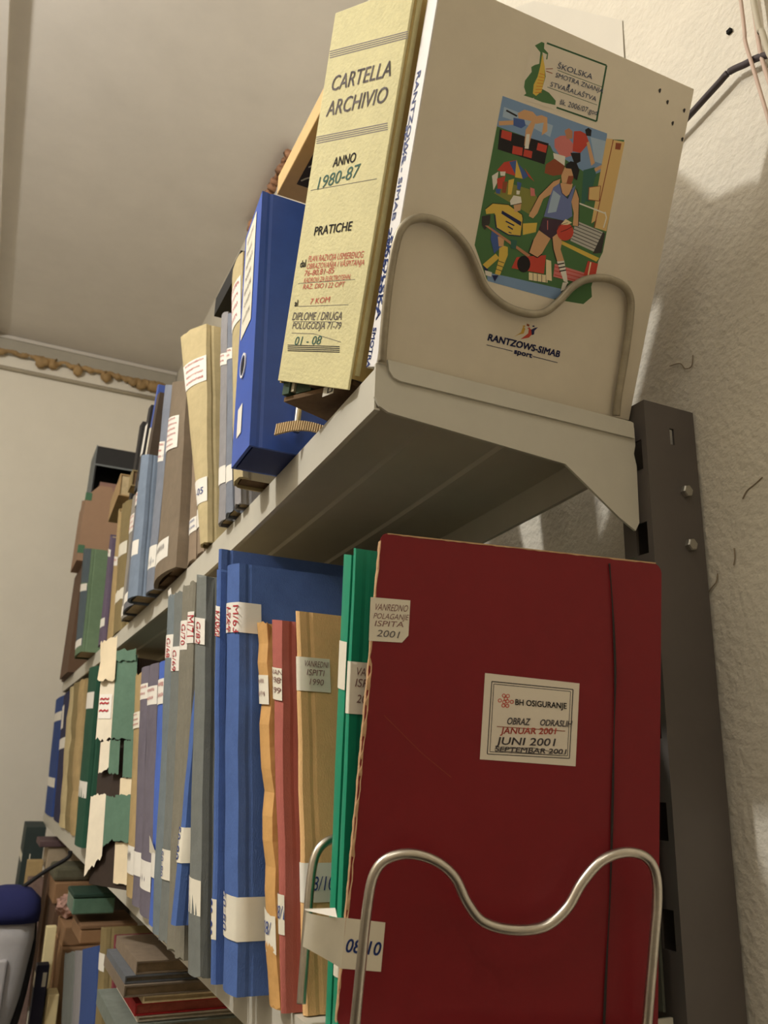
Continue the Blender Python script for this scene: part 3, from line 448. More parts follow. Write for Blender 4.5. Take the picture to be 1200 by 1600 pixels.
def sweep(pts, rad, seg=10, cap=True, jitter=None):
    P = [Vector(p) for p in pts]; v = []; f = []
    up = Vector((0, 1, .123)).normalized()
    for i, p in enumerate(P):
        t = (P[min(i+1, len(P)-1)]-P[max(i-1, 0)]).normalized()
        a = t.cross(up)
        if a.length < 1e-4: a = t.cross(Vector((1, 0, 0)))
        a.normalize(); b = t.cross(a)
        r = rad(i/(len(P)-1)) if callable(rad) else rad
        for k in range(seg):
            an = 2*math.pi*k/seg; rr = r*(1+(jitter(i, k) if jitter else 0))
            v.append(p+a*math.cos(an)*rr+b*math.sin(an)*rr)
    for i in range(len(P)-1):
        for k in range(seg):
            f.append((i*seg+k, i*seg+(k+1) % seg, (i+1)*seg+(k+1) % seg, (i+1)*seg+k))
    if cap: f.append(tuple(range(seg-1, -1, -1))); f.append(tuple((len(P)-1)*seg+k for k in range(seg)))
    return v, f
# flat print on a surface: polygons with (colour, [(u,v)...]) mapped through fn(u,v,lift)
def art(name, polys, fn, parent, base=.00015, step=.000004):
    keys = []; v = []; f = []; mi = []
    for i, (c, pts) in enumerate(polys):
        if c not in keys: keys.append(c)
        k = len(v); v += [fn(u, q, base+step*i) for u, q in pts]; f.append(tuple(range(k, k+len(pts)))); mi.append(keys.index(c))
    return mesh_obj(name, v, f, [ink(c) for c in keys], parent, False, mi)
_TXT = {}
def text_tris(s):
    if s in _TXT: return _TXT[s]
    cu = bpy.data.curves.new('t', 'FONT'); cu.body = s; cu.resolution_u = 3
    o = bpy.data.objects.new('t', cu); COL.objects.link(o)
    bpy.context.view_layer.update()
    me = bpy.data.meshes.new_from_object(o.evaluated_get(bpy.context.evaluated_depsgraph_get()))
    v = [(p.co.x, p.co.y) for p in me.vertices]; f = [tuple(p.vertices) for p in me.polygons]
    bpy.data.objects.remove(o); bpy.data.curves.remove(cu); bpy.data.meshes.remove(me)
    x0 = min(p[0] for p in v); x1 = max(p[0] for p in v)
    _TXT[s] = ([((x-x0)/(x1-x0), y/.73) for x, y in v], f); return _TXT[s]
# text: (string,u,v,angle,length,capheight,colour,shear) on fn(u,v,lift)
def texts(name, items, fn, parent, lift=.0006, bold=0):
    if len(items) > 1: return [texts(name, [it], fn, parent, lift, bold) for it in items][0]
    if not items: return None
    keys = []; V = []; F = []; M = []
    for (s, u, v, ang, L, h, c, sh) in items:
        if c not in keys: keys.append(c)
        tv, tf = text_tris(s); ca, sa = math.cos(ang), math.sin(ang)
        for rep in ((0, 0),)+(((bold, 0), (0, bold), (bold, bold)) if bold else ()):
            k = len(V)
            for x, y in tv:
                a = x*L+y*h*sh+rep[0]; b = y*h+rep[1]
                V.append(fn(u+a*ca-b*sa, v+a*sa+b*ca, lift+.00002*rep[0]/(bold or 1)))
            F += [tuple(i+k for i in q) for q in tf]; M += [keys.index(c)]*len(tf)
    return mesh_obj(name, V, F, [ink(c) for c in keys], parent, False, M)
# ------------------------------------------------------------------ a folder / bound volume on the shelf
def bil(q, u, v):
    bl, br, tr, tl = q
    return ((bl[0]*(1-u)+br[0]*u)*(1-v)+(tl[0]*(1-u)+tr[0]*u)*v, (bl[1]*(1-u)+br[1]*u)*(1-v)+(tl[1]*(1-u)+tr[1]*u)*v)
class Book:
    def __init__(s, name, label, cat, key=None, q=None, x=None, xt=None, depth=.27, m=None, t=.003, bulge=.004, pages=None, group=None,
                 groove=True, wav=.0015, nv=8, npg=1, worn=0.0):
        if key: x, q = B[key]
        xt = x if xt is None else xt
        s.xb = x if isinstance(x, tuple) else (x, x); s.xtop = xt if isinstance(xt, tuple) else (xt, xt)   # (far, near)
        s.q = q; s.bulge = bulge; s.t = t; s.depth = depth
        y0, z0 = bil(q, .5, 0); s.o = (s.xb[0], y0, z0)
        s.root = thing(name, label, cat, s.o, group=group)
        w = abs(q[0][0]-q[1][0])*.5+abs(q[3][0]-q[2][0])*.5; s.w = max(w, .004); tu = min(t/s.w, .3)
        rnd = random.Random(sum(map(ord, label)))
        # outer profile far -> near, then inner back
        na = 6; prof = [(0, depth)]
        g = .0012 if groove else 0
        prof += [(0, .016), (g/s.w, .012), (0, .008), (0, .001)]
        prof += [(i/na, -bulge*(1-(2*i/na-1)**2)) for i in range(na+1)]
        prof += [(1, .001), (1, .008), (1-g/s.w, .012), (1, .016), (1, depth)]
        inn = [(1-tu, depth), (1-tu, t)]+[(1-tu-(1-2*tu)*i/4, t-bulge*.7*(1-(2*i/4-1)**2)) for i in range(1, 4)]+[(tu, t), (tu, depth)]
        loop = prof+inn; n = len(loop); V = []; F = []
        offs = [(rnd.uniform(-1, 1)*wav, rnd.uniform(-1, 1)*wav) for _ in range(nv+1)]
        for j in range(nv+1):
            v = j/nv
            for i, (u, d) in enumerate(loop):
                y, z = bil(q, u, v)
                dx = offs[j][0]*.6 if d < .02 else 0
                zz = (rnd.uniform(-1, 1)*worn*.004 if (j in (0, nv) and d < .01) else 0)
                V.append((s.X(v, u)+d+dx, y+offs[j][1]*.25, z+max(zz, 0 if j == 0 else -9)))
        for j in range(nv):
            for i in range(n):
                F.append((j*n+i, j*n+(i+1) % n, (j+1)*n+(i+1) % n, (j+1)*n+i))
        # end strips (quads between outer and inner loop approximated with an ngon ring)
        bot = tuple(range(n)); top = tuple(nv*n+i for i in range(n))
        F.append(tuple(reversed(bot))); F.append(top)
        s.cover = mesh_obj('cover', s.L(V), F, m, s.root)
        if pages is not False:
            pm = pages or PAGES; mb = MB()
            for k in range(npg):
                a = tu+(1-2*tu)*(k+.04)/npg; b = tu+(1-2*tu)*(k+.96)/npg
                pts = []
                for v in (.012+.004*k % .01, .985-.01*(k % 2)):
                    for u, d in ((a, t+.001), (b, t+.001), (b, depth-.006), (a, depth-.006)):
                        y, z = bil(q, u, v); pts.append((s.X(v, u)+d, y, z))
                mb.hexa([pts[i] for i in (0, 1, 2, 3, 4, 5, 6, 7)])
            mb.build('page_block', pm, s.root, off=s.o)
    def X(s, v, u=.5): return (s.xb[0]*(1-u)+s.xb[1]*u)*(1-v)+(s.xtop[0]*(1-u)+s.xtop[1]*u)*v
    def L(s, V): return [(a-s.o[0], b-s.o[1], c-s.o[2]) for a, b, c in V]
    # surface point: a<=1 across the spine; a>1 continues (a-1) metres onto the near cover
    def S(s, a, v, lift=.0008):
        if a <= 1:
            y, z = bil(s.q, a, v); d = -s.bulge*(1-(2*a-1)**2)-lift
            if a > .97: y -= lift*(a-.97)/.03
            return (s.X(v, a)+d-s.o[0], y-s.o[1], z-s.o[2])
        y, z = bil(s.q, 1, v); return (s.X(v, 1)+(a-1)-s.o[0], y-lift-s.o[1], z-s.o[2])
    def label(s, v0, v1, u0=0.0, u1=1.0, wrap=0.0, m=None, skew=0.0, lines=None, txt=None, curl=0.0, name='paper_label', lift=.0009, ragged=0):
        us = [u0+(u1-u0)*i/5 for i in range(6)]+([1.0+wrap*i/3 for i in range(1, 4)] if wrap else [])
        V = []; F = []; n = len(us); rn = random.Random(int(v0*1e4))
        for j in range(3):
            for i, a in enumerate(us):
                vv = v0+(v1-v0)*j/2+skew*i/n+(rn.uniform(-1, 1)*ragged if j != 1 else 0)
                c = curl*(i/(n-1))**3
                p = s.S(a, vv, lift); V.append((p[0]-c*.3, p[1]-c, p[2]))
        for j in range(2):
            for i in range(n-1): F.append((j*n+i, j*n+i+1, (j+1)*n+i+1, (j+1)*n+i))
        o = mesh_obj(name, V, F, m or PAPER, s.root, True)
        H = abs(s.q[3][1]-s.q[0][1])
        if lines:    # rows of illegible handwriting
            s.scribble(o, v0, v1, u0, u1 if not wrap else 1.0, lines[0], lines[1], lift+.0006)
        if txt:      # (string, colour, mode) mode: 'h' across the spine, 'v' along it, 'c' on the near cover
            for (st, colr, mode, ua, va, hgt, ln) in txt:
                s.write(o, st, colr, mode, ua, va, hgt, ln, lift+.0007)
        return o
    def write(s, parent, st, colr, mode, ua, va, hgt, ln, lift):
        tv, tf = text_tris(st); H = abs(s.q[3][1]-s.q[0][1]); V = []
        for x, y in tv:
            if mode == 'h': V.append(s.S(min(ua+(x*ln+y*hgt*.2)/s.w, 1.0), va+y*hgt/H, lift))
            elif mode == 'v': V.append(s.S(min(max(ua-y*hgt/s.w, .0), 1.), va+x*ln/H, lift))      # reads upwards
            elif mode == 'd': V.append(s.S(min(max(ua+y*hgt/s.w, .0), 1.), va-x*ln/H, lift))      # reads downwards
            else: V.append(s.S(1.0+ua+x*ln+y*hgt*.2, va+y*hgt/H, lift))
        return mesh_obj('lettering', V, tf, ink(colr), parent)
    def scribble(s, parent, v0, v1, u0, u1, n, colr, lift):
        rn = random.Random(int(v0*1e5)+n); V = []; F = []; H = abs(s.q[3][1]-s.q[0][1])
        for k in range(n):
            vc = v1-(v1-v0)*(k+.75)/(n+.3); hh = (v1-v0)/(n+.3)*.5; a = u0+(u1-u0)*rn.uniform(.08, .16); e = u0+(u1-u0)*rn.uniform(.75, .93)
            du = .0022/s.w if s.w > .02 else (e-a)/6
            while a < e:
                b = min(a+du*rn.uniform(.7, 1.3), e); p0 = (a, vc+hh*rn.uniform(0, .25)); p1 = ((a+b)/2, vc+hh*rn.uniform(.7, 1)); p2 = (b, vc+hh*rn.uniform(0, .4))
                for (pa, pb) in ((p0, p1), (p1, p2)):
                    w = .00055; i = len(V)
                    V += [s.S(pa[0], pa[1], lift), s.S(pb[0], pb[1], lift), s.S(min(pb[0]+w/s.w, 1), pb[1]+w/H, lift), s.S(min(pa[0]+w/s.w, 1), pa[1]+w/H, lift)]
                    F.append((i, i+1, i+2, i+3))
                a = b+du*.25
        return mesh_obj('handwriting', V, F, ink(colr), parent)
# ------------------------------------------------------------------ the room
YB, XW, ZC = 3.9, .41, 1.84
NAIL = (-.124, .510)
FL, XL, YF = -2.0, -2.6, -2.4
def struct(name, mb, m, parent=None, label=None):
    o = mb.build(name, m, parent)
    if parent is None: o['kind'] = 'structure'
    return o
# right wall: a slightly uneven plaster skin
def grid_wall():
    ny, nz = 90, 60; V = []; F = []; rn = random.Random(3)
    for i in range(ny+1):
        for j in range(nz+1):
            y = YF+(YB-YF)*i/ny; z = FL+(ZC-FL)*j/nz
            V.append((XW+.004*math.sin(y*3.1+z*1.7)*math.sin(z*4.3+1)*.5+rn.uniform(0, .0012), y, z))
    for i in range(ny):
        for j in range(nz):
            a = i*(nz+1)+j; F.append((a, a+1, a+nz+2, a+nz+1))
    b = len(V); V += [(XW+.1, YF, FL), (XW+.1, YB, FL), (XW+.1, YB, ZC), (XW+.1, YF, ZC)]; F.append((b, b+1, b+2, b+3))
    o = mesh_obj('wall_right', V, F, PLASTER, None, True); o['kind'] = 'structure'; return o
wall_r = grid_wall()
struct('wall_back', MB().box(XL, XW+.1, YB, YB+.1, FL, ZC), BACKWALL)
struct('wall_left', MB().box(XL-.1, XL, YF, YB, FL, ZC), AISLE)
struct('wall_front', MB().box(XL, XW+.1, YF-.1, YF, FL, ZC), AISLE)
struct('ceiling', MB().box(XL-.1, XW+.1, YF-.1, YB+.1, ZC, ZC+.1), CEIL)
struct('floor', MB().box(XL-.1, XW+.1, YF-.1, YB+.1, FL-.1, FL), card('brown_floor', (56, 47, 40), .15, 8))
# shallow beam under the ceiling on the aisle's left, cornice board, cable duct
struct('trim_1', MB().box(-.80, -.572, YF, YB, ZC-.028, ZC), CEIL)
mb = MB().box(-2.0, XW-.002, YB-.035, YB, ZC-.105, ZC-.024); struct('trim_2', mb, mat('cornice_board', s2l(172, 166, 152), .8, 'card', .08, 9, .1))
mb = MB().box(-2.0, XW-.002, YB-.045, YB, ZC-.024, ZC-.003); struct('trim_3', mb, mat('cornice_edge', s2l(210, 204, 194), .8, 'card', .05, 9, .1))
v, f = sweep([(-2.0, YB-.012, 1.652), (-1, YB-.012, 1.655), (0, YB-.012, 1.655), (XW-.004, YB-.012, 1.657)], .012, 8)
o = mesh_obj('trim_4', v, f, mat('cable_duct', s2l(170, 160, 140), .7, 'card', .1, 12, .1), None, True); o['kind'] = 'structure'
# expanding foam squeezed out under the cornice and along the wall edge
FOAM = mat('expanding_foam', s2l(172, 142, 98), .7, 'card', .28, 26, .35)
FOAM2 = mat('expanding_foam_orange', s2l(176, 130, 98), .7, 'card', .3, 30, .35)
def foam(name, a, b, r, n, m, seed, label, droop=.02):
    rn = random.Random(seed); pts = []; rad = []
    for i in range(n+1):
        t = i/n; p = Vector(a).lerp(Vector(b), t); big = rn.random()
        pts.append(p+Vector((0, rn.uniform(-.005, .005), -droop*big+rn.uniform(-.006, .006)))); rad.append(r*(.40+1.25*big*big))
    pts2 = catmull(pts, 4); fr = lambda t: rad[min(int(t*n), n)]*(1-(t*n) % 1)+rad[min(int(t*n)+1, n)]*((t*n) % 1)
    v, f = sweep(pts2, fr, 10, True, lambda i, k: rn.uniform(-.18, .18))
    o = mesh_obj(name, v, f, m, None, True); return tag(o, label, 'foam')
foam('foam_bead', (-2.0, YB-.032, 1.772), (.385, YB-.032, 1.738), .024, 110, FOAM, 5, 'lumpy tan expanding foam bead under the cornice on the far wall')
foam('foam_bead', (.398, 1.78, 1.822), (.398, 2.30, 1.824), .014, 60, FOAM2, 9, 'orange brown foam lumps along the ceiling edge behind the tan patterned box')
for i, (x, z) in enumerate(((-.545, 1.51),)):
    bm = bmesh.new(); bmesh.ops.create_icosphere(bm, subdivisions=2, radius=.022)
    me = bpy.data.meshes.new('foam_lump')
    for vv in bm.verts: vv.co = vv.co*(1+.25*math.sin(vv.co.x*190+vv.co.z*120)); vv.co.z *= .6
    bm.to_mesh(me); bm.free(); me.materials.append(FOAM)
    o = bpy.data.objects.new('foam_lump', me); COL.objects.link(o); o.location = (x, YB-.012, z); tag(o, 'single small tan foam blob stuck on the far wall below the duct', 'foam')
# ------------------------------------------------------------------ shelving unit
def zs(y):
    t = min(max(y/1.1, 0), 1); return -.034*(1-(1-t)**2)
Z2, Z3 = -.595, -1.235
unit = thing('shelving_unit', 'grey steel wall shelving with dark slotted upright and sagging shelves full of files', 'shelving', (.36, 0, FL))
UO = (.36, 0, FL)
def upright(y0):
    mb = MB(); x0, x1, y1 = .331, .406, y0+.046; T = .003; top = .034
    # narrow slotted face towards the aisle
    zsl = [(-.012-.098*k) for k in range(20)]
    mb.box(x0, x0+T, y0, y0+.008, FL, top); mb.box(x0, x0+T, y0+.026, y1, FL, top)
    prev = top
    for z in zsl:
        if z-.03 < FL: break
        mb.box(x0, x0+T, y0+.008, y0+.026, z, prev); prev = z-.036
    mb.box(x0, x0+T, y0+.008, y0+.026, FL, prev)
    # wide near face with one slot near its top
    sx0, sx1, sz0, sz1 = .367, .3735, -.014, .006
    mb.box(x0+T, sx0, y0, y0+T, FL, top); mb.box(sx1, x1, y0, y0+T, FL, top); mb.box(sx0, sx1, y0, y0+T, sz1, top); mb.box(sx0, sx1, y0, y0+T, FL, sz0)
    mb.box(x0+T, x1, y1-T, y1, FL, top-.002)
    o = mb.build('upright', UPR, unit, off=UO)
    return o
def bolt(y, z):
    v = []; f = []; c = (.3835, y, z)
    for r, d in ((.0072, 0), (.0072, -.0045), (.006, -.006)):
        for k in range(6): v.append((c[0]+r*math.cos(k*math.pi/3+.2), c[1]+d, c[2]+r*math.sin(k*math.pi/3+.2)))
    for j in range(2):
        for k in range(6): f.append((j*6+k, j*6+(k+1) % 6, j*6+6+(k+1) % 6, j*6+6+k))
    f.append((12, 13, 14, 15, 16, 17))
    for r, d in ((.0095, 0), (.0095, -.0015)):
        pass
    o = mesh_obj('bolt', [(a-UO[0], b-UO[1], c2-UO[2]) for a, b, c2 in v], f, BOLT, unit)
for y0 in (-.014, 1.7, 3.40): upright(y0)
for z in (-.069, -.132): bolt(-.014, z)
def plate(name, prof, y0, y1, m, parent, off, bev=0):
    n = len(prof); v = [(x, y0, z) for x, z in prof]+[(x, y1, z) for x, z in prof]
    f = [tuple(range(n)), tuple(reversed(range(n, 2*n)))]+[((i+1) % n, i, n+i, n+(i+1) % n) for i in range(n)]
    return mesh_obj(name, [(a-off[0], b-off[1], c-off[2]) for a, b, c in v], f, m, parent)
def shelf(zf, y1):
    ny = 26; T = .0022; mb = MB()
    ys = [0.0016+(y1-.0016)*i/ny for i in range(ny+1)]
    # cross-section (x, dz) of the folded sheet: lip, deck with two pressed ribs, rear lip
    sec = [(.006, -.045), (0, -.045), (0, 0), (.100, 0), (.104, -.004), (.118, -.004), (.122, 0), (.205, 0), (.209, -.004), (.223, -.004), (.227, 0), (.318, 0), (.318, -.045), (.312, -.045)]
    inn = [(.006, -.045+T), (T, -.045+T), (T, -T), (.099, -T), (.103, -.004-T), (.119, -.004-T), (.123, -T), (.204, -T), (.208, -.004-T), (.224, -.004-T), (.228, -T), (.318-T, -T), (.318-T, -.045+T), (.312, -.045+T)]
    n = len(sec); V = []; F = []
    for y in ys:
        z0 = zf(y)-.0012
        V += [(x, y, z0+d) for x, d in sec]+[(x, y, z0+d) for x, d in inn]
    s = 2*n
    for j in range(ny):
        for i in range(n-1):
            a = j*s+i; F.append((a, a+1, a+s+1, a+s)); b = j*s+n+i; F.append((b+1, b, b+s, b+s+1))
        for i0, i1 in ((0, n), (n-1, 2*n-1)):
            F.append((j*s+i0, j*s+i1, j*s+s+i1, j*s+s+i0))
    for j in (0, ny): F += [(j*s+i, j*s+i+1, j*s+n+i+1, j*s+n+i) for i in range(n-1)]
    return mesh_obj('shelf_board', [(a-UO[0], b-UO[1], c-UO[2]) for a, b, c in V], F, STEEL, unit)
shelf(zs, 3.44); shelf(lambda y: Z2, 3.44); shelf(lambda y: Z3, 3.44)
def bracket(y, z, near=True):
    prof = [(-.0015, .002), (.002, .0035), (.006, .003), (.010, .002), (.3255, .002), (.3255, -.020), (.3225, -.030), (.3255, -.045), (.324, -.112), (.318, -.122), (.296, -.110), (.226, -.061), (.014, -.0475), (.004, -.043), (-.0015, -.034)]
    return plate('bracket', [(a, b+z) for a, b in prof], y-.0018, y+.0012, STEEL, unit, UO)
for z in (0, Z2, Z3):
    bracket(0, z); bracket(3.443, z+(zs(3.4) if z == 0 else 0))
MB().box(.3205, .3235, .005, 1.698, -.59, -.150).build('back_panel', card('dark_back_panel', (84, 86, 76), .08, 12), unit, off=UO)
mb = MB().box(.345, .385, .05, 3.4, -.20, -.155); mb.build('cross_beam', UPR, unit, off=UO)
# ------------------------------------------------------------------ bookends
def bookend(label, loc, R, path, m, flange, r=.0043):
    t = thing('bookend', label, 'bookend', loc, R, 'wire bookends')
    pts = catmull([(u, 0, v) for u, v in path], 6)
    v, f = sweep(pts, r, 12); mesh_obj('wire_loop', v, f, m, t, True)
    return t
Rx = lambda deg: Matrix.Rotation(math.radians(deg), 3, 'X')
R_sport = Matrix(((0.999, -0.031, -0.038), (0.013, 0.913, -0.407), (0.047, 0.406, 0.913)))
O_sport = Vector((.003, .005, .001))
be = bookend('grey painted wire bookend bowed in front of the cream sport box', O_sport+R_sport@Vector((0, -.0065, 0)), R_sport, WIRE1, WIREG, True)
Ri = R_sport.transposed()
fl = [(.010, .0075), (.012, -.004), (.017, -.0105), (.024, -.0125), (.322, -.0125), (.322, .0065), (.318, .0075)]
n = len(fl); bo = O_sport+R_sport@Vector((0, -.0065, 0))
v = [Ri@(Vector((x, yy, z))-bo) for yy in (-.0050, -.0022) for x, z in fl]
f = [tuple(range(n)), tuple(reversed(range(n, 2*n)))]+[((i+1) % n, i, n+i, n+(i+1) % n) for i in range(n)]
mesh_obj('base_flange', v, f, STEEL, be)
R20 = Matrix.Rotation(math.radians(-17), 3, 'Z') @ Rx(10)
be2 = bookend('shiny wire bookend bowed in front of the red folder', (0, .02, -.594), R20, WIRE2, CHROME, True)
bf_ = MB().box(.0, .275, -.0015, .0015, .006, .011).build('base_flange', STEEL, be2)
be3 = be2.copy(); COL.objects.link(be3); be3.matrix_world = Matrix.Translation((.004-WIRE2[4][0], .0985, Z2+.002)) @ Rx(-4).to_4x4()
for ch in [c_ for c_ in be2.children if c_.name.startswith('wire')]:
    c = ch.copy(); COL.objects.link(c); c.parent = be3
be3['label'] = 'shiny wire bookend half hidden between green and orange folders'
be4 = be2.copy(); COL.objects.link(be4); be4.matrix_world = Matrix.Translation((.004-WIRE2[4][0], .226, zs(.22)+.012)) @ Rx(0).to_4x4()
for ch in [c_ for c_ in be2.children if c_.name.startswith('wire')]:
    c = ch.copy(); COL.objects.link(c); c.parent = be4
be4['label'] = 'thin wire bookend rod showing below the blue file on the top shelf'
# ------------------------------------------------------------------ sport box (leans towards the camera on its bookend)
CREAM = card('cream_box_board', (226, 216, 196), .05, 30, .6, .06)
WHITE = card('white_spine_board', (240, 238, 236), .03, 40, .5, .04)
sp = thing('ring_binder', 'large cream sport binder box with athlete picture leaning on the top shelf end', 'binder', O_sport, R_sport)
W_, H_, T_ = .326, .376, .026
mb = MB().box(0, W_, 0, .0035, 0, H_); mb.build('front_board', CREAM, sp, bevel=.0008)
MB().box(0, W_, T_-.0035, T_, 0, H_).build('rear_board', CREAM, sp, bevel=.0008)
MB().box(-.0012, .003, .0006, T_-.0006, .001, H_-.001).build('spine', WHITE, sp, bevel=.0005)
MB().box(W_-.006, W_-.003, .0037, T_-.0037, .004, H_-.004).build('closing_flap', WHITE, sp)
MB().box(.004, W_-.012, .006, T_-.006, .006, H_-.012).build('page_block', PAGES, sp)
fs = lambda u, v, l: (u, -l, v)
art('picture', ART['pic'], fs, sp); 
stk = art('dragon_sticker', ART['sticker'], fs, sp)
texts('handwriting', ART['t_sticker'], fs, stk, .0006)
lg = art('logo', ART['logo'], fs, sp); texts('lettering', ART['t_logo'], fs, lg, .0004, .0006)
texts('spine_lettering', [(s, min(.0015+(u+.008)*.55+h*.33, .0245), v, math.pi-(math.pi-a)*.7 if a > 0 else -math.pi/2+(a+math.pi/2)*.55, l, -h*.62, c, sh) for (s, u, v, a, l, h, c, sh) in ART['t_spine']], lambda u, v, l: (-.0012-l, u, v), sp, .0004, .0004)
for i, (u, v) in enumerate(ART['specks']):
    mesh_obj('worn_speck', [(u+.0022*math.cos(k)*(.6+.4*(k % 2)), -.0003, v+.0026*math.sin(k)) for k in range(6)], [(0, 1, 2, 3, 4, 5)], ink('dark'), sp)
# ------------------------------------------------------------------ CARTELLA ARCHIVIO box
CARTM = card('cream_laid_board', (232, 224, 172), .10, 120, .75, .35)
CARTS = card('tan_board_edge', (204, 178, 116), .10, 60, .75, .15)
R_c = Matrix(((.354, .934, -.041), (-.855, .306, -.418), (-.378, .183, .907)))
O_c = Vector((-.054, .157, .036))
ca = thing('file_box', 'tall cream archive box printed CARTELLA ARCHIVIO leaning beside the sport binder', 'file box', O_c, R_c)
w_, h_, d_ = .125, .407, .235
def floor_v(u, n, gap=.004): return (-.036+.378*u-.183*n+gap+max(0, .018*(1-u/.11)))/.907     # local height at which the shelf is met
MB().box(0, w_, 0, .003, 0.004, h_).build('spine', CARTM, ca, bevel=.0007)
for u0, u1 in ((w_-.003, w_-.0002), (.0002, .003)):
    a, c = max(.002, floor_v(u1, .0032)), max(.002, floor_v(u1, d_))
    MB().hexa([(u0, .0032, a), (u1, .0032, a), (u1, d_, c), (u0, d_, c), (u0, .0032, h_-.001), (u1, .0032, h_-.001), (u1, d_, h_-.001), (u0, d_, h_-.001)]).build('side_panel', CARTS, ca)
MB().box(.0034, w_-.0034, .0034, d_, h_-.004, h_-.001).build('top_panel', CARTS, ca)
MB().box(w_-.0004, w_+.0012, .006, .012, .020, h_-.006).build('fold_ridge', CARTM, ca)
def art_rows(name, polys, k):
    for i in range(0, len(polys), k): art(name, polys[i:i+k], fs, ca)
cl = ART['cartlines']
for c0 in range(3):
    art('ruled_line', [cl[c0+3*i] for i in range(4)], fs, ca)
for p_ in cl[12:]: art('ruled_line', [p_], fs, ca)
texts('lettering', [t for t in ART['t_cart'] if t[6] in ('black', 'grey1')], fs, ca, .0004, .0003)
texts('handwriting', [t for t in ART['t_cart'] if t[6] not in ('black', 'grey1')], fs, ca, .0004, .0)
bxs = [((.004, .016), (70, 92, 74)), ((.017, .022), (222, 214, 186)), ((.024, .050), (66, 84, 62)), ((.052, .073), (128, 108, 84)), ((.075, .094), (84, 88, 88)), ((.095, .108), (162, 132, 84)), ((.109, .119), (112, 104, 108))]
for i, ((a, b_), c) in enumerate(bxs):
    f0 = .006+.002*(i % 3); f1 = .115
    za, zb, zc, zd = [floor_v(u, n, .008+.002*(i % 2)) for u, n in ((a, f0), (b_, f0), (b_, f1), (a, f1))]
    MB().hexa([(a, f0, za), (b_, f0, zb), (b_, f1, zc), (a, f1, zd), (a, f0, .33), (b_, f0, .33), (b_, f1, .33), (a, f1, .33)]).build('document_bundle', card('bundle_%d' % i, c, .2, 60), ca)
cs = [(u, n) for u, n in ((.004, .010), (.120, .010), (.120, .12), (.004, .12))]
MB().hexa([(u, n, floor_v(u, n, .002)) for u, n in cs]+[(u, n, floor_v(u, n, .0065)) for u, n in cs]).build('document_tray', PAGESD, ca)
art('paper_label', [('white', [(.076, .006), (.0935, .012), (.0935, .022), (.076, .016)]), ('dark', [(.083, .0105), (.0915, .0135), (.0915, .0195), (.083, .0165)]), ('white', [(.085, .0125), (.0895, .0140), (.0895, .018), (.085, .0165)])], lambda u, v, l: (u, .0076-l, v-.013), ca, .0004)
# ------------------------------------------------------------------ strap of corrugated card, patterned box on top
CORR = card('corrugated_card', (206, 180, 138), .12, 80, .8, .2)
st = thing('cardboard_strap', 'tan corrugated cardboard strip poking over the shelf lip below the cream archive box', 'cardboard', (-.02, .19, .004))
V = []; F = []; n = 44
for i in range(n+1):
    t = i/n; e = .0009 if i % 2 else 0; x = -.034+.052*t-e*.6; y = .222-.036*t-e; zb = .0012+.006*math.sin(math.pi*t)-.002*t; zt = zb+.015-.004*t
    V += [(x, y, zb), (x+.002, y+.003, zb), (x+.004, y+.004, zt), (x+.002, y+.001, zt)]
for i in range(n):
    a = 4*i
    for k in range(4): F.append((a+k, a+(k+1) % 4, a+4+(k+1) % 4, a+4+k))
F += [(0, 1, 2, 3), (4*n+3, 4*n+2, 4*n+1, 4*n)]
mesh_obj('strip', [(a+.02, b-.19, c-.004) for a, b, c in V], F, CORR, st)
pb = thing('patterned_box', 'flat tan box with dark rounded pattern lying between blue file and cream archive box', 'box', (0, .25, .452))
MB().box(-.019, .20, -.20, .11, 0, .035).build('box_body', card('tan_box', (222, 186, 128), .08, 50), pb, bevel=.002)
MB().box(.0, .19, -.195, .072, -.0012, -.0002).build('pattern_panel', flat('dark_panel', (58, 52, 50)), pb, bevel=.0004)
for k in range(7):
    y = .06-.032*k
    pts = catmull([(.003, y, -.0022), (.012, y-.012, -.0022), (.03, y-.02, -.0022), (.10, y-.02, -.0022), (.18, y-.02, -.0022)], 5)
    v, f = sweep(pts, .0011, 5); mesh_obj('pattern_line', v, f, ink('palegrey'), pb, True)
# ------------------------------------------------------------------ blue box file
BLUE = card('blue_board', (62, 96, 190), .08, 35, .42, .03)
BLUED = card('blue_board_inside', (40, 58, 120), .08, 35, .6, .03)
bf = Book('box_file', 'bright blue box file with finger hole and white spine card on the top shelf', 'file box', 'binder', m=BLUE, t=.004, bulge=0, depth=.30, pages=False, wav=0, nv=2)
q = bf.q
# bottom flap and top flap inside the cover
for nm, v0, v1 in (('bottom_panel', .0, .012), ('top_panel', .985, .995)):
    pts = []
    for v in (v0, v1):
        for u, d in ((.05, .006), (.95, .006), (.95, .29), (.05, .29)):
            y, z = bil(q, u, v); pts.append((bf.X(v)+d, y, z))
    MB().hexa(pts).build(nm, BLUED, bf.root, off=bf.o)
o = bf.label(.50, .97, .12, .72, m=PAPER2, name='spine_card'); bf.scribble(o, .52, .95, .16, .66, 7, 'pen', .0016)
bf.label(.09, .20, .25, .50, m=PAPER, name='paper_label')
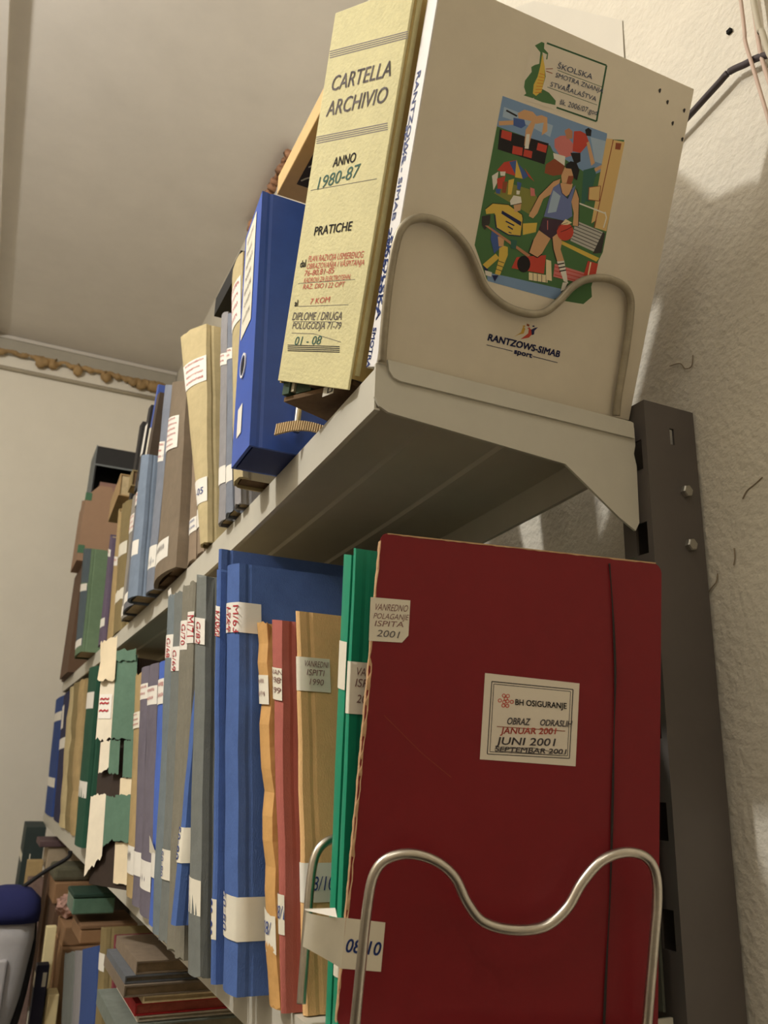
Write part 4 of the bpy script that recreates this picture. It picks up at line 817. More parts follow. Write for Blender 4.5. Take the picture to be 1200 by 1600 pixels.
# finger ring: oval eyelet
V = []; F = []; n = 20
for k in range(n):
    a = 2*math.pi*k/n
    for r_, l in ((1.0, .0006), (1.0, .0022), (.82, .0022)):
        V.append(bf.S(.42+.15*r_*math.cos(a), .355+.048*r_*math.sin(a), l))
for k in range(n):
    b = ((k+1) % n)*3; a = k*3
    F += [(a, b, b+1, a+1), (a+1, b+1, b+2, a+2)]
ring = mesh_obj('finger_ring', V, F, WHITE, bf.root)
V = [bf.S(.42+.125*math.cos(2*math.pi*k/n), .355+.040*math.sin(2*math.pi*k/n), .0009) for k in range(n)]
mesh_obj('finger_hole', V, [tuple(range(n))], DARK, ring)
# ------------------------------------------------------------------ rest of the top shelf, near to far
C_GREY = cloth('grey_cloth', (150, 148, 150)); C_GREY2 = cloth('warm_grey_cloth', (150, 144, 134)); C_BROWN = cloth('brown_grey_cloth', (150, 132, 112))
C_BEIGE = cloth('beige_cloth', (196, 180, 138)); C_TAN = cloth('tan_cloth', (178, 154, 110)); C_BG = cloth('blue_grey_cloth', (128, 134, 146))
C_LB = cloth('light_blue_cloth', (124, 138, 156)); C_OLV = cloth('olive_cloth', (140, 124, 86)); C_PUR = cloth('purple_cloth', (104, 92, 112))
C_GRN = cloth('green_cloth', (104, 126, 98)); C_DKG = cloth('dark_green_cloth', (44, 84, 66)); C_SLATE = cloth('slate_spine_cloth', (82, 96, 104))
C_BLUE = cloth('navy_blue_cloth', (82, 110, 172)); C_BLUE2 = cloth('mid_blue_cloth', (80, 106, 166)); C_GR3 = cloth('green_grey_cloth', (122, 126, 122))
C_GR4 = cloth('olive_grey_cloth', (134, 130, 116)); C_IND = cloth('indigo_grey_cloth', (114, 108, 120)); C_BRT = cloth('bright_blue_cloth', (82, 112, 196))
bk = Book('archive_folder', 'old beige volume with worn brown underside behind the bright blue box file', 'folder', 'wrap', m=C_BEIGE, pages=PAGESD, bulge=.006, worn=1)
bk.label(.667, .885, .1, .95, lines=(4, 'redpen'))
mb = MB()
for i in range(3):
    y0, y1 = .345+.012*i, .354+.012*i
    mb.box(-.030+.004*i, .12, y0, y1, -.021, -.0185)
g1 = 'grey cloth folders beside the blue box file'
bk = Book('archive_folder', 'narrow grey folder squeezed nearest to the old beige volume', 'folder', 'greyC', m=C_GREY, group=g1, worn=1)
bk = Book('archive_folder', 'grey cloth folder with red-inked tag, second left of the blue box file', 'folder', 'greyB', m=C_BG, group=g1, worn=1)
bk.label(.739, .80, lines=(2, 'redpen')); bk.label(.137, .21)
bk = Book('archive_folder', 'pale grey folder against the flopped beige folder', 'folder', 'greyA', m=C_GREY, group=g1, worn=1)
bk.label(.718, .78, lines=(2, 'redpen')); bk.label(.157, .232)
# black book lying on the grey folders
def slab(name, label, cat, x0, x1, y0, y1, z0, z1, cov, pg, tilt=0, group=None, t=.004, spine='x0', roll=0):
    c = ((x0+x1)/2, (y0+y1)/2, z0); r = thing(name, label, cat, c, Matrix.Rotation(tilt, 3, 'X') @ Matrix.Rotation(roll, 3, 'Y'), group)
    a, b, h = (x1-x0)/2, (y1-y0)/2, z1-z0
    mb = MB().box(-a, a, -b, b, 0, t).box(-a, a, -b, b, h-t, h).box(-a, -a+t, -b, b, t, h-t); mb.build('cover', cov, r)
    MB().box(-a+t, a-.004, -b+.004, b-.004, t, h-t).build('page_block', pg, r)
    return r
slab('book', 'thick black book lying on top of the grey folders', 'book', -.012, .17, .60, .78, .466, .506, flat('black_cover', (34, 34, 34)), PAPER2, .0, None)
r = thing('magazine', 'red and blue magazine standing behind the thick black book', 'magazine', (.07, .70, .508))
MB().box(-.045, .08, -.02, -.012, 0, .10).build('cover', card('red_magazine', (190, 60, 70), .1, 30), r)
MB().box(-.047, -.044, -.0205, -.0115, 0, .10).build('spine', card('blue_magazine_spine', (70, 90, 150), .1, 30), r)
bk = Book('archive_folder', 'tall beige folder flopped over at its top with white labels', 'folder', q=[(.692, zs(.69)), (.650, zs(.65)), (.841, .48), (.915, .475)], x=-.008, xt=(-.050, -.014), m=C_BEIGE, bulge=.006, worn=.5)
bk.label(.70, .83, lines=(4, 'redpen')); bk.label(.16, .26, txt=[('-05', 'inkblue', 'h', .3, .195, .014, .03)])
g2 = 'brown grey folders behind the beige folder'
bk = Book('archive_folder', 'narrow brown grey folder touching the flopped beige folder', 'folder', 'E2', m=C_BROWN, group=g2, worn=1); bk.label(.166, .285)
bk = Book('archive_folder', 'brown grey folder between the narrow one and the bulky brown file', 'folder', 'E1', m=C_BROWN, group=g2, worn=1); bk.label(.177, .266, lines=(2, 'inkblue'))
bk = Book('bound_file', 'bulky brown bound file with rounded spine and big red-inked label', 'bound file', 'F', m=cloth('brown_bound_cloth', (130, 116, 98)), bulge=.014, pages=PAGESD, npg=2, t=.006, groove=False)
bk.label(.62, .80, .2, .86, m=PAPER, lines=(6, 'redpen')); bk.label(.07, .165, .2, .8, m=PAPER, lines=(1, 'pen'))
bk = Book('archive_folder', 'blue grey folder standing left of the bulky brown file', 'folder', 'G', m=C_BG, bulge=.006); bk.label(.60, .70, .1, .9, lines=(3, 'redpen')); bk.label(.10, .20)
bk = Book('archive_folder', 'light blue folder with a bare white tag overhanging the top shelf', 'folder', 'H', m=C_LB, bulge=.012); bk.label(.277, .378, .1, .9)
bk = Book('archive_folder', 'dark grey folder left of the light blue one', 'folder', 'I', m=cloth('mid_grey_cloth', (112, 112, 116)), bulge=.008); bk.label(.80, .91, lines=(2, 'redpen')); bk.label(.05, .12)
bk = Book('archive_folder', 'slim grey folder with reddish tag two places left of the light blue one', 'folder', 'K', m=C_GREY2); bk.label(.68, .83, lines=(3, 'redpen')); bk.label(.02, .10)
bk = Book('archive_folder', 'olive brown folder with yellowish torn tag', 'folder', 'L1', m=C_OLV, worn=1); bk.label(.56, .66, m=PAPER2); bk.label(.22, .30, m=PAPER2, ragged=.01)
bk = Book('archive_folder', 'tan folder right of the purple one', 'folder', 'L2', m=C_TAN, worn=1); bk.label(.547, .62, lines=(1, 'redpen'))
bk = Book('archive_folder', 'purple folder with two pinkish tags near the far end of the top shelf', 'folder', 'N', m=C_PUR); bk.label(.80, .87, lines=(1, 'redpen')); bk.label(.148, .223)
bk = Book('archive_folder', 'green folder with slate spine, farthest on the top shelf', 'folder', 'O', m=C_GRN, depth=.25, bulge=.006)
V = []; F = []
for j in range(5):
    for i in range(7): p = bk.S(i/6, .005+.99*j/4, .0006); V.append(p)
for j in range(4):
    for i in range(6): F.append((j*7+i, j*7+i+1, j*7+i+8, j*7+i+7))
mesh_obj('spine_strip', V, F, C_SLATE, bk.root, True)
bk.label(.57, .64, .1, .95, lift=.0012); bk.label(.06, .124, .1, .95, lift=.0012)
# things lying on top of the far half of the top shelf
def leanbook(name, label, q, x0, d, cov, extra=None):
    cy = sum(p[0] for p in q)/4; o = (x0, cy, min(p[1] for p in q)); r = thing(name, label, 'book', o)
    pts = [(x0, *q[0]), (x0, *q[1]), (x0+d, *q[1]), (x0+d, *q[0]), (x0, *q[3]), (x0, *q[2]), (x0+d, *q[2]), (x0+d, *q[3])]
    MB().hexa(pts).build('cover', cov, r, off=o)
    if extra:
        u0, u1, v0, v1, m = extra; V = [(x0-.001, *bil(q, u, v)) for u, v in ((u0, v0), (u1, v0), (u1, v1), (u0, v1))]
        mesh_obj('spine_band', [(a-o[0], b-o[1], c-o[2]) for a, b, c in V], [(0, 1, 2, 3)], m, r)
    return r
leanbook('thin_book', 'dark brown thin book leaning on the far grey folders', [(1.60, .322), (1.54, .322), (1.455, .59), (1.50, .60)], -.005, .16, card('dark_brown_cover', (84, 72, 62), .2, 50))
leanbook('thin_book', 'black and white thin book with bright blue top leaning farther back', [(1.86, .42), (1.80, .42), (1.71, .66), (1.765, .67)], .01, .16, card('black_cover_soft', (58, 56, 58), .2, 50), (.1, .95, .42, .78, PAPER))
leanbook('thin_book', 'blue topped slim volume leaning between the dark brown and black books', [(1.73, .42), (1.69, .41), (1.60, .68), (1.63, .69)], .01, .15, card('bluish_cover', (74, 98, 176), .15, 50), (.0, .9, .05, .55, PAPER2))
leanbook('thin_book', 'black slim volume leaning farthest left on the top shelf row', [(2.06, .45), (2.0, .44), (1.95, .70), (2.02, .71)], .02, .14, card('black_cover_two', (48, 46, 46), .2, 50))
slab('paper_bundle', 'tan paper bundle lying on the olive and tan folders', 'papers', -.01, .22, 2.10, 2.32, .462, .545, card('tan_wrap', (170, 140, 98), .2, 30), PAGES, -.18)
slab('paper_bundle', 'olive wrapped bundle on top of the olive folder', 'papers', .0, .20, 1.875, 1.935, .445, .50, card('olive_wrap', (150, 132, 92), .2, 30), PAGESD, -.1)
KRAFT = card('kraft_card', (158, 128, 104), .07, 25, .85, .08); KRAFTD = card('dark_kraft_card', (104, 80, 62), .12, 25, .85, .08)
dk = thing('cardboard_box', 'dark brown box under the cardboard archive box at the far end of the top shelf', 'box', (.08, 3.15, zs(3)))
MB().box(-.107, .14, -.20, .17, 0, .015).box(-.107, -.10, -.20, .17, .015, .455).box(.133, .14, -.20, .17, .015, .455).box(-.10, .133, -.20, -.193, .015, .455).box(-.10, .133, .163, .17, .015, .455).build('carton', KRAFTD, dk)
MB().box(-.107, .14, -.20, .17, .4555, .462).build('lid', KRAFTD, dk)
kb = thing('cardboard_box', 'tan cardboard archive box with cut corner and green tape at the far end', 'box', (0, 2.95, .43))
prof = [(-.055, .002), (.19, .002), (.19, .345), (.105, .345), (.095, .322), (.06, .318), (.045, .345), (-.005, .345), (-.055, .285)]
V = [(x, 0, z) for x, z in prof]+[(x, .004, z) for x, z in prof]; n = len(prof)
F = [tuple(range(n)), tuple(reversed(range(n, 2*n)))]+[((i+1) % n, i, n+i, n+(i+1) % n) for i in range(n)]
mesh_obj('front_panel', V, F, KRAFT, kb)
MB().box(-.055, -.051, .004, .27, .002, .285).build('side_panel', KRAFT, kb); MB().box(.186, .19, .004, .27, .002, .345).build('side_panel', KRAFT, kb)
MB().box(-.051, .186, .004, .27, .002, .006).build('bottom_panel', KRAFT, kb); MB().box(-.051, .186, .266, .27, .006, .345).build('rear_panel', KRAFT, kb)
for z in (.27, .035):
    MB().box(-.0565, -.030, -.001, .012, z, z+.035).build('green_tape', flat('green_tape', (72, 112, 84)), kb)
bb = thing('open_box', 'open black box with grey rim standing behind the cardboard archive box', 'box', (0, 3.25, .52))
BLK = card('black_card', (42, 42, 43), .1, 30, .6, .05); RIM = flat('grey_rim', (120, 126, 128))
MB().box(-.015, -.009, 0, .24, 0, .54).box(.17, .176, 0, .24, 0, .54).box(-.009, .17, .234, .24, 0, .54).box(-.009, .17, 0, .234, 0, .006).build('carton', BLK, bb)
MB().box(-.015, .176, -.001, .24, .5405, .547).box(-.009, .17, -.001, .004, .455, .54).build('lid', BLK, bb)
MB().box(-.019, -.0155, -.004, .24, 0, .55).build('rim', RIM, bb); MB().box(-.015, .176, -.004, -.0015, .448, .456).build('rim', RIM, bb)
MB().box(.02, .16, .03, .20, .007, .38).build('inside_card', flat('pinkish_card', (150, 116, 104)), bb)
MB().box(.0, .19, 3.26, 3.49, 0, .0).v
sb = thing('cardboard_box', 'plain brown carton behind the cut-corner box carrying the black box', 'box', (.09, 3.37, zs(3)))
MB().box(-.10, .10, -.04, .07, 0, .55-.0).build('carton', KRAFTD, sb)
# ------------------------------------------------------------------ second shelf, near to far
RED = card('red_folder_board', (124, 22, 30), .07, 45, .42, .08)
R_r = Matrix(((.946, .324, .024), (-.321, .943, -.083), (-.050, .070, .996)))
O_r = Vector((.005, .044, -.594))
rd = thing('elastic_folder', 'large dark red card folder with insurance label and black elastic cord', 'folder', O_r, R_r)
WR, HR = .276, .428
def rounded(x0, x1, z0, z1, r, n=4):
    out = []
    for cx, cz, a0 in ((x1-r, z0+r, -90), (x1-r, z1-r, 0), (x0+r*.6, z1-r*.6, 90), (x0+r*.6, z0+r*.6, 180)):
        rr = r if cx > (x0+x1)/2 else r*.6
        for k in range(n+1):
            a = math.radians(a0+90*k/n); out.append((cx+rr*math.cos(a), cz+rr*math.sin(a)))
    return out
pr = rounded(0, WR, .010, HR, .010); n = len(pr)
def rplate(name, y0, y1, pr, m, parent):
    n = len(pr); V = [(x, y0, z) for x, z in pr]+[(x, y1, z) for x, z in pr]
    return mesh_obj(name, V, [tuple(range(n)), tuple(reversed(range(n, 2*n)))]+[((i+1) % n, i, n+i, n+(i+1) % n) for i in range(n)], m, parent)
rplate('front_board', 0, .0022, pr, RED, rd); rplate('rear_board', .0080, .0100, pr, RED, rd)
MB().box(.004, WR-.008, .0026, .0076, .022, HR-.010).build('page_block', PAGES, rd)
# pale worn edge along the top and the frayed spine
WORN = card('worn_card_edge', (196, 158, 120), .2, 90, .9, .4)
rn = random.Random(4); V = []; F = []; n = 60
for i in range(n+1):
    z = .012+(HR-.020)*i/n; d = .0012+.0016*rn.random()+(.0025 if .15 < i/n < .72 else 0); V += [(-.0004, .0082, z), (-.0010-.0008*rn.random(), .0050, z), (-.0006, .0012-.0016*rn.random(), z), (max(d*.7-.0008, -.0004), -.0005, z+.001*rn.random())]
for i in range(n):
    for k in range(3): a = 4*i+k; F.append((a, a+1, a+5, a+4))
mesh_obj('frayed_spine', V, F, WORN, rd)
V = []; F = []; n = 50
for i in range(n+1):
    x = .006+(WR-.012)*i/n; d = .0006+.0008*rn.random(); V += [(x, -.0004, HR-d), (x, -.0004, HR+.0003), (x, .0024, HR+.0003)]
for i in range(n): a = 3*i; F += [(a, a+3, a+4, a+1), (a+1, a+4, a+5, a+2)]
mesh_obj('worn_top_edge', V, F, WORN, rd)
bh = art('insurance_label', ART['bh'], fs, rd, .0005); texts('lettering', ART['t_bh'], fs, bh, .0009, .00025)
l1 = art('paper_label', ART['redlab'], fs, rd, .0006); texts('handwriting', ART['t_redlab'], fs, l1, .0009)
# lower label wraps past the spine and sticks out to the left as a folded flap
(_, lp), = ART['redlab2']
l2 = art('paper_label', ART['redlab2'], fs, rd, .0006); texts('handwriting', ART['t_redlab2'], fs, l2, .0009, .0004)
z0, z1 = lp[3][1], lp[0][1]; xl = (lp[0][0]+lp[3][0])/2
V = []; F = []
for i in range(7):
    t = i/6; x = xl-.034*t; y = -.0007-.010*math.sin(t*2.2)+.004*t
    V += [(x, y, z0+.006*t*(1-t)+.016*t), (x, y, z1+.003*t)]
for i in range(6): a = 2*i; F.append((a, a+2, a+3, a+1))
mesh_obj('label_flap', V, F, PAPER2, l2, True)
mesh_obj('label_flap', [(xl-.034, .002, z1+.003), (xl-.008, -.0105, z1+.002), (xl-.010, -.004, z1+.008), (xl-.036, .003, z1+.004)], [(0, 1, 2, 3)], PAPER, l2)
pts = catmull([(u, -.0016, v) for u, v in ART['cord']], 14)
v, f = sweep(pts, lambda t: .00095+.00032*math.sin(t*2*math.pi*95), 8); mesh_obj('elastic_cord', v, f, flat('black_elastic', (44, 36, 34)), rd, True)
art('scratch', [('rust', [(a+.0002*s, b+.0003*s) for s in (1,) for a, b in ART['scratch']]+[(a, b) for a, b in reversed(ART['scratch'])])], fs, rd, .0003)
GREEN = card('teal_green_folder', (26, 146, 112), .06, 60, .45, .04)
for key, lab in (('green1', 'teal green folder directly behind the red folder'), ('green2', 'teal green folder on the far side of its twin, next to the chrome bookend')):
    bk = Book('card_folder', lab, 'folder', key, m=GREEN, t=.0015, bulge=.0006, wav=.0006, depth=.26, group='teal green card folders')
    if key == 'green1':
        bk.label(.62, .735, .0, 1, .045, m=PAPER2, txt=[('VANR', 'pen2', 'c', .004, .705, .008, .022), ('ISPITI', 'pen2', 'c', .004, .68, .008, .024), ('2001', 'pen2', 'c', .006, .645, .008, .018)])
        bk.label(.10, .165, .0, 1, .04, m=PAPER2, txt=[('08/10', 'inkblue', 'c', .006, .118, .014, .03)])
    else: bk.label(.68, .79, m=PAPER2)
ORANGE = cloth('orange_cloth', (238, 194, 138), .10); PINK = cloth('dusty_red_cloth', (184, 106, 96), .10); TANP = card('tan_wrapping_paper', (212, 164, 100), .16, 30, .7, .6)
bk = Book('archive_folder', 'orange tan cloth folder behind the chrome bookend', 'folder', 'orange', m=ORANGE, t=.002, bulge=.003, depth=.26)
bk.label(.764, .862, .0, 1, .034, m=PAPER2, txt=[('VANREDNI', 'pen2', 'c', .003, .835, .007, .028), ('ISPITI', 'pen2', 'c', .006, .81, .007, .02), ('1990', 'pen2', 'c', .009, .783, .007, .016)])
bk.label(.235, .325, .0, 1, .03, m=PAPER, txt=[('08/10', 'inkblue', 'c', .0, .262, .013, .028)])
bk = Book('archive_folder', 'dusty red cloth folder between the orange and tan ones', 'folder', 'pink', m=PINK, t=.002, bulge=.004)
bk.label(.755, .85, .0, 1, m=PAPER2, txt=[('VANR', 'pen2', 'h', .35, .83, .006, .02), ('1989', 'pen2', 'h', .35, .805, .007, .018), ('1990', 'pen2', 'h', .35, .775, .007, .018)])
bk.label(.165, .255, .0, 1, m=PAPER2, txt=[('08/10', 'inkblue', 'h', .30, .20, .012, .022)])
bk = Book('archive_folder', 'crumpled tan paper-wrapped folder next to the navy blue pair', 'folder', 'tan', m=TANP, t=.002, bulge=.004, wav=.004, nv=16, worn=1)
bk.label(.747, .836, m=PAPER2, lines=(2, 'pen2')); bk.label(.12, .205, m=PAPER2, txt=[('08/', 'inkblue', 'h', .25, .155, .012, .018)], ragged=.008)
gb = 'navy blue cloth folders on the second shelf'
def rot_lab(bk, v0, v1, rows, red='redpen'):
    o = bk.label(v0, v1, 0, 1, 0)
    return o
bk = Book('archive_folder', 'wide navy blue cloth folder showing its near cover', 'folder', 'blueA', m=C_BLUE, t=.003, bulge=.005, group=gb, depth=.30)
bk.label(.80, .885, .22, 1, .028, txt=[('MAT', 'redpen', 'd', .36, .873, .011, .034), ('1968', 'redpen', 'd', .52, .87, .009, .032), ('M/63', 'redpen', 'd', .80, .876, .014, .036)])
bk.label(.10, .185, .05, 1, .034, m=PAPER2, txt=[('08-05', 'inkblue', 'v', .55, .112, .013, .036)])
bk = Book('archive_folder', 'slimmer navy blue folder left of the wide one', 'folder', 'blueB', m=C_BLUE, t=.003, bulge=.004, group=gb)
bk.label(.80, .89, txt=[('MATUR', 'redpen', 'd', .25, .875, .010, .036), ('1967', 'redpen', 'd', .62, .875, .010, .03)]); bk.label(.085, .165, m=PAPER2, txt=[('08-05', 'inkblue', 'v', .75, .092, .012, .034)])
bk = Book('archive_folder', 'taller blue folder peeking out above the navy pair', 'folder', 'C', m=C_BLUE2, t=.003, bulge=.003, group=gb, depth=.26)
gg = 'grey cloth folders on the second shelf'
for key, lab, mm, lv, rd_ in (('G1', 'wide grey folder left of the navy blue pair', C_GR3, (.788, .867), 'G/82'), ('G2', 'olive grey folder behind the tilted blue folder', C_GR4, (.80, .90), 'M/71'),
                         ('G3', 'third grey folder left of the navy pair with stepped tag', C_GR4, (.79, .885), 'G/70'), ('G4', 'fourth grey folder left of the navy pair, greenish', C_GR3, (.735, .815), 'G/69'),
                         ('G5', 'leftmost grey folder of its row, bent white paper on top', cloth('blue_green_grey_cloth', (120, 130, 134)), (.78, .86), 'G/68')):
    bk = Book('archive_folder', lab, 'folder', key, m=mm, t=.003, bulge=.006, group=gg, worn=1)
    bk.label(lv[0], lv[1], .05, 1, txt=[('MATURA', 'redpen', 'd', .2, lv[1]-.008, .009, .036), (rd_, 'redpen', 'd', .58, lv[1]-.012, .014, .032)])
    if key == 'G1': bk.label(.122, .196, .05, 1, m=PAPER2, txt=[('08-05', 'inkblue', 'v', .42, .128, .013, .032)])
    if key == 'G4': bk.label(.15, .225, m=PAPER2, txt=[('08-05', 'inkblue', 'v', .62, .156, .012, .03)])
    if key == 'G5': mesh_obj('folded_paper', [bk.S(.1, .995, .001), bk.S(.8, .995, .001), bk.S(.75, 1.03, .002), bk.S(.15, 1.025, .002)], [(0, 1, 2, 3)], PAPER, bk.root)
bk = Book('archive_folder', 'tilted deep blue folder hanging out between the grey folders', 'folder', q=[(.3725, -.556), (.351, -.556), (.4475, -.262), (.4615, -.262)], x=-.066, xt=-.046, m=C_BLUE, t=.002, bulge=.003, depth=.20, pages=PAGES)
bk.label(.215, .345, 0, 1, .04, m=PAPER2, txt=[('08-05', 'inkblue', 'v', .75, .225, .012, .036)])
bk = Book('archive_folder', 'bright blue folder left of the grey row with triangular paper scrap', 'folder', 'BB', m=C_BRT, bulge=.004); bk.label(.81, .92, .3, 1, lines=(2, 'redpen')); bk.label(.155, .25, m=PAPER)
mesh_obj('paper_scrap', [bk.S(.1, .235, .004), bk.S(.95, .22, .001), bk.S(.55, .30, .007)], [(0, 1, 2)], PAPER2, bk.root)
gi = 'mauve grey folders beside the torn green box'
bk = Book('archive_folder', 'mauve grey folder next to the bright blue one', 'folder', 'P2', m=C_IND, bulge=.005, group=gi); bk.label(.81, .895, lines=(2, 'redpen')); bk.label(.09, .19, m=PAPER)
bk = Book('archive_folder', 'mauve grey folder next to the narrow tan one', 'folder', 'P1', m=C_IND, bulge=.005, group=gi); bk.label(.84, .915, lines=(2, 'redpen')); bk.label(.108, .195, m=PAPER)
bk = Book('archive_folder', 'narrow tan folder with curled white tag beside the torn green box', 'folder', 'Q', m=C_TAN, bulge=.004, worn=1); bk.label(.72, .80, lines=(3, 'redpen'), m=PAPER2); bk.label(.09, .20, m=PAPER, curl=.004, lines=(1, 'pen'))
# torn white and green file box
q = None; o = (-.06, .98, Z2)
W0 = ((-.088, 1.035), (-.088, 1.21)); W1 = ((-.024, .918), (-.028, 1.13))
tb = thing('file_box', 'tattered white and green file box with torn spine showing dark holes', 'file box', o)
def P(u, v, d, l=0):
    def e(k): a = W0[0][k]*(1-v)+W0[1][k]*v; b = W1[0][k]*(1-v)+W1[1][k]*v; return a*(1-u)+b*u
    return (e(0)+.86*d-.86*l-o[0], e(1)+.51*d-.51*l-o[1], -.595+.438*v-o[2])
pts = [P(u, v, d) for v in (0.0, .97) for u, d in ((.03, .008), (.97, .008), (.97, .19), (.03, .19))]
MB().hexa(pts).build('inner_carton', card('dark_brown_carton', (52, 40, 32), .2, 40), tb)
rn = random.Random(11)
def torn(name, us, v0, v1, m, near, n=9, amp=.012, l=.001, slope0=0, slope1=0, curl=0):
    V = []; F = []
    for i in range(n+1):
        t = i/n; a = us[0]+(us[1]-us[0])*t
        for j, vv in enumerate((v0+slope0*t+rn.uniform(-amp, amp), (v0+v1)/2, v1+slope1*t+rn.uniform(-amp, amp))):
            ll = l+curl*(abs(j-1))*(.5+.5*math.sin(t*5))
            V.append(P(1, vv, a, ll) if near else P(a, vv, 0, ll))
    for i in range(n):
        for j in range(2): a = 3*i+j; F.append((a, a+3, a+4, a+1))
    return mesh_obj(name, V, F, m, tb, True)
WH = card('yellowed_white_board', (232, 222, 200), .08, 40, .8, .1); LG = mat('green_glossy_board', s2l(92, 124, 106), .25, 'card', .15, 40, .25); CRM = card('cream_inner_board', (228, 212, 180), .08, 40, .8, .1)
torn('spine_panel', (0, .40), .585, .95, WH, False, slope1=.02); torn('spine_panel', (.14, .40), .44, .578, WH, False, amp=.006, slope0=.02); torn('spine_panel', (0, .37), .03, .345, WH, False, slope0=.08, slope1=.01, amp=.008)
torn('cover_panel', (.405, 1), .59, .985, LG, False, amp=.006); torn('cover_panel', (.405, .66), .44, .582, LG, False, amp=.005, l=.003); torn('cover_panel', (.74, 1), .425, .582, LG, False, amp=.004)
torn('cover_panel', (.375, .60), .15, .345, LG, False, amp=.005, slope0=.03); torn('cover_panel', (.605, 1), .175, .355, LG, False, amp=.004, l=.002); torn('inner_panel', (.60, 1), .02, .168, CRM, False, amp=.003, l=-.004); torn('inner_panel', (.66, 1), .35, .422, CRM, False, amp=.005, l=-.002)
torn('torn_flap', (.0, .45), .86, 1.05, CRM, False, l=.006, curl=.008, amp=.01, slope1=.03); torn('cover_lid', (.42, 1), .955, 1.01, LG, False, l=.005, amp=.008)
o_ = torn('paper_label', (.03, .37), .68, .795, PAPER, False, amp=0, l=.0022)
V = []; F = []
for k, vv in enumerate((.765, .745, .71)):
    for i in range(6): V += [P(.05+.05*i, vv+.006*(i % 2), 0, .0032), P(.05+.05*i, vv+.006*(i % 2)+.008, 0, .0032)]
    for i in range(5): a = 12*k+2*i; F.append((a, a+2, a+3, a+1))
mesh_obj('handwriting', V, F, ink('redpen'), o_)
bk = Book('archive_folder', 'dark green folder with tan edge left of the torn box', 'folder', 'X', m=C_DKG, bulge=.008); bk.label(.74, .84, .05, .95, m=PAPER); bk.label(.245, .33, m=PAPER)
for key, lab, mm in (('Y3', 'tan paper bundle standing right of two alike near the shelf end', C_TAN), ('Y2', 'tan paper bundle standing between two alike near the shelf end', C_OLV), ('Y1', 'pale tan paper bundle next to the small navy volume', C_BEIGE)):
    Book('paper_bundle', lab, 'papers', key, m=mm, bulge=.01, wav=.006, group='tan paper bundles on the second shelf', nv=12, worn=1)
bk = Book('archive_folder', 'dark navy folder second from the far end of the second shelf', 'folder', 'Z1', m=cloth('dark_navy_cloth', (52, 54, 84)), bulge=.005); bk.label(.70, .90, .1, .6, m=PAPER); bk.label(.53, .615, m=PAPER)
bk = Book('archive_folder', 'blue folder at the very far end of the second shelf', 'folder', 'Z2', depth=.20, m=cloth('royal_blue_cloth', (56, 80, 142)), bulge=.005); bk.label(.78, .86, m=PAPER); bk.label(.22, .295, m=PAPER)
# ------------------------------------------------------------------ third shelf: upright files
bk = Book('archive_folder', 'slim crimson folder leaning on the third shelf', 'folder', 'Tcrim', m=cloth('crimson_cloth', (128, 62, 70)), t=.002, bulge=.002)
bk = Book('archive_folder', 'olive folder with white tag beside the crimson folder', 'folder', 'Tolive', m=C_OLV); bk.label(.842, .906)
bk = Book('archive_folder', 'flat blue folder on the third shelf', 'folder', 'Tblue', m=card('flat_blue_board', (56, 84, 148), .08, 40), bulge=.001)
bk = Book('archive_folder', 'grey folder touching the flat blue folder on the third shelf', 'folder', 'Tgrey1', m=C_GREY, group='grey folders on the third shelf')
bk = Book('archive_folder', 'greenish grey worn folder at the left of the blue one on the third shelf', 'folder', 'Tgrey2', m=C_GR3, group='grey folders on the third shelf', worn=1)
# stack of worn ledgers lying near the chrome bookend end of the third shelf
lay = [(.17, 'worn brown bundle at the bottom of the ledger stack', (128, 108, 84)), (.156, 'tan bundle, second from the bottom of the ledger stack', (150, 122, 84)), (.040, 'grey brown worn ledger below the navy one', (120, 108, 92)), (.010, 'thin navy ledger low in the ledger stack', (46, 54, 84)), (.010, 'thin cream ledger over the navy one', (212, 188, 150)),
       (.014, 'thin pink ledger in the ledger stack', (190, 120, 112)), (.020, 'cream edged ledger under the lower red one', (222, 196, 150)), (.011, 'lower thin red ledger of the stack', (156, 36, 46)), (.024, 'grey green ledger with rolled edge', (116, 124, 116)), (.009, 'small pale ledger under the upper red one', (206, 196, 180)),
       (.019, 'upper bright red ledger of the stack', (176, 40, 44)), (.011, 'pale cream ledger resting on the upper red one', (230, 210, 170)), (.018, 'tattered brown grey ledger third from the top of the stack', (124, 110, 94)), (.012, 'thin slate ledger second from the top of the stack', (98, 102, 108)), (.020, 'worn brown grey ledger on top of the stack', (132, 116, 98))]
z = Z3; rn = random.Random(21)
for i, (h, lab, c) in enumerate(lay):
    dx = rn.uniform(-.010, .012)+(.024 if i in (7, 9, 10, 11) else 0)-(.012 if i in (8, 0, 1, 2) else 0)
    slab('ledger', lab, 'ledger', -.022+dx, .24, .845+rn.uniform(0, .012)+(.01 if i in (7, 9) else 0), 1.09+rn.uniform(-.02, .0), z+.0004, z+h-.0004, card('ledger_%d' % i, c, .2, 60, .8, .3), card('ledger_pages_%d' % i, tuple(int(.5*a+.5*b_) for a, b_ in zip(c, (150, 126, 92))), .25, 80, .9, .4), 0, 'worn ledgers stacked on the third shelf', .0025 if h < .03 else .004)
    z += h
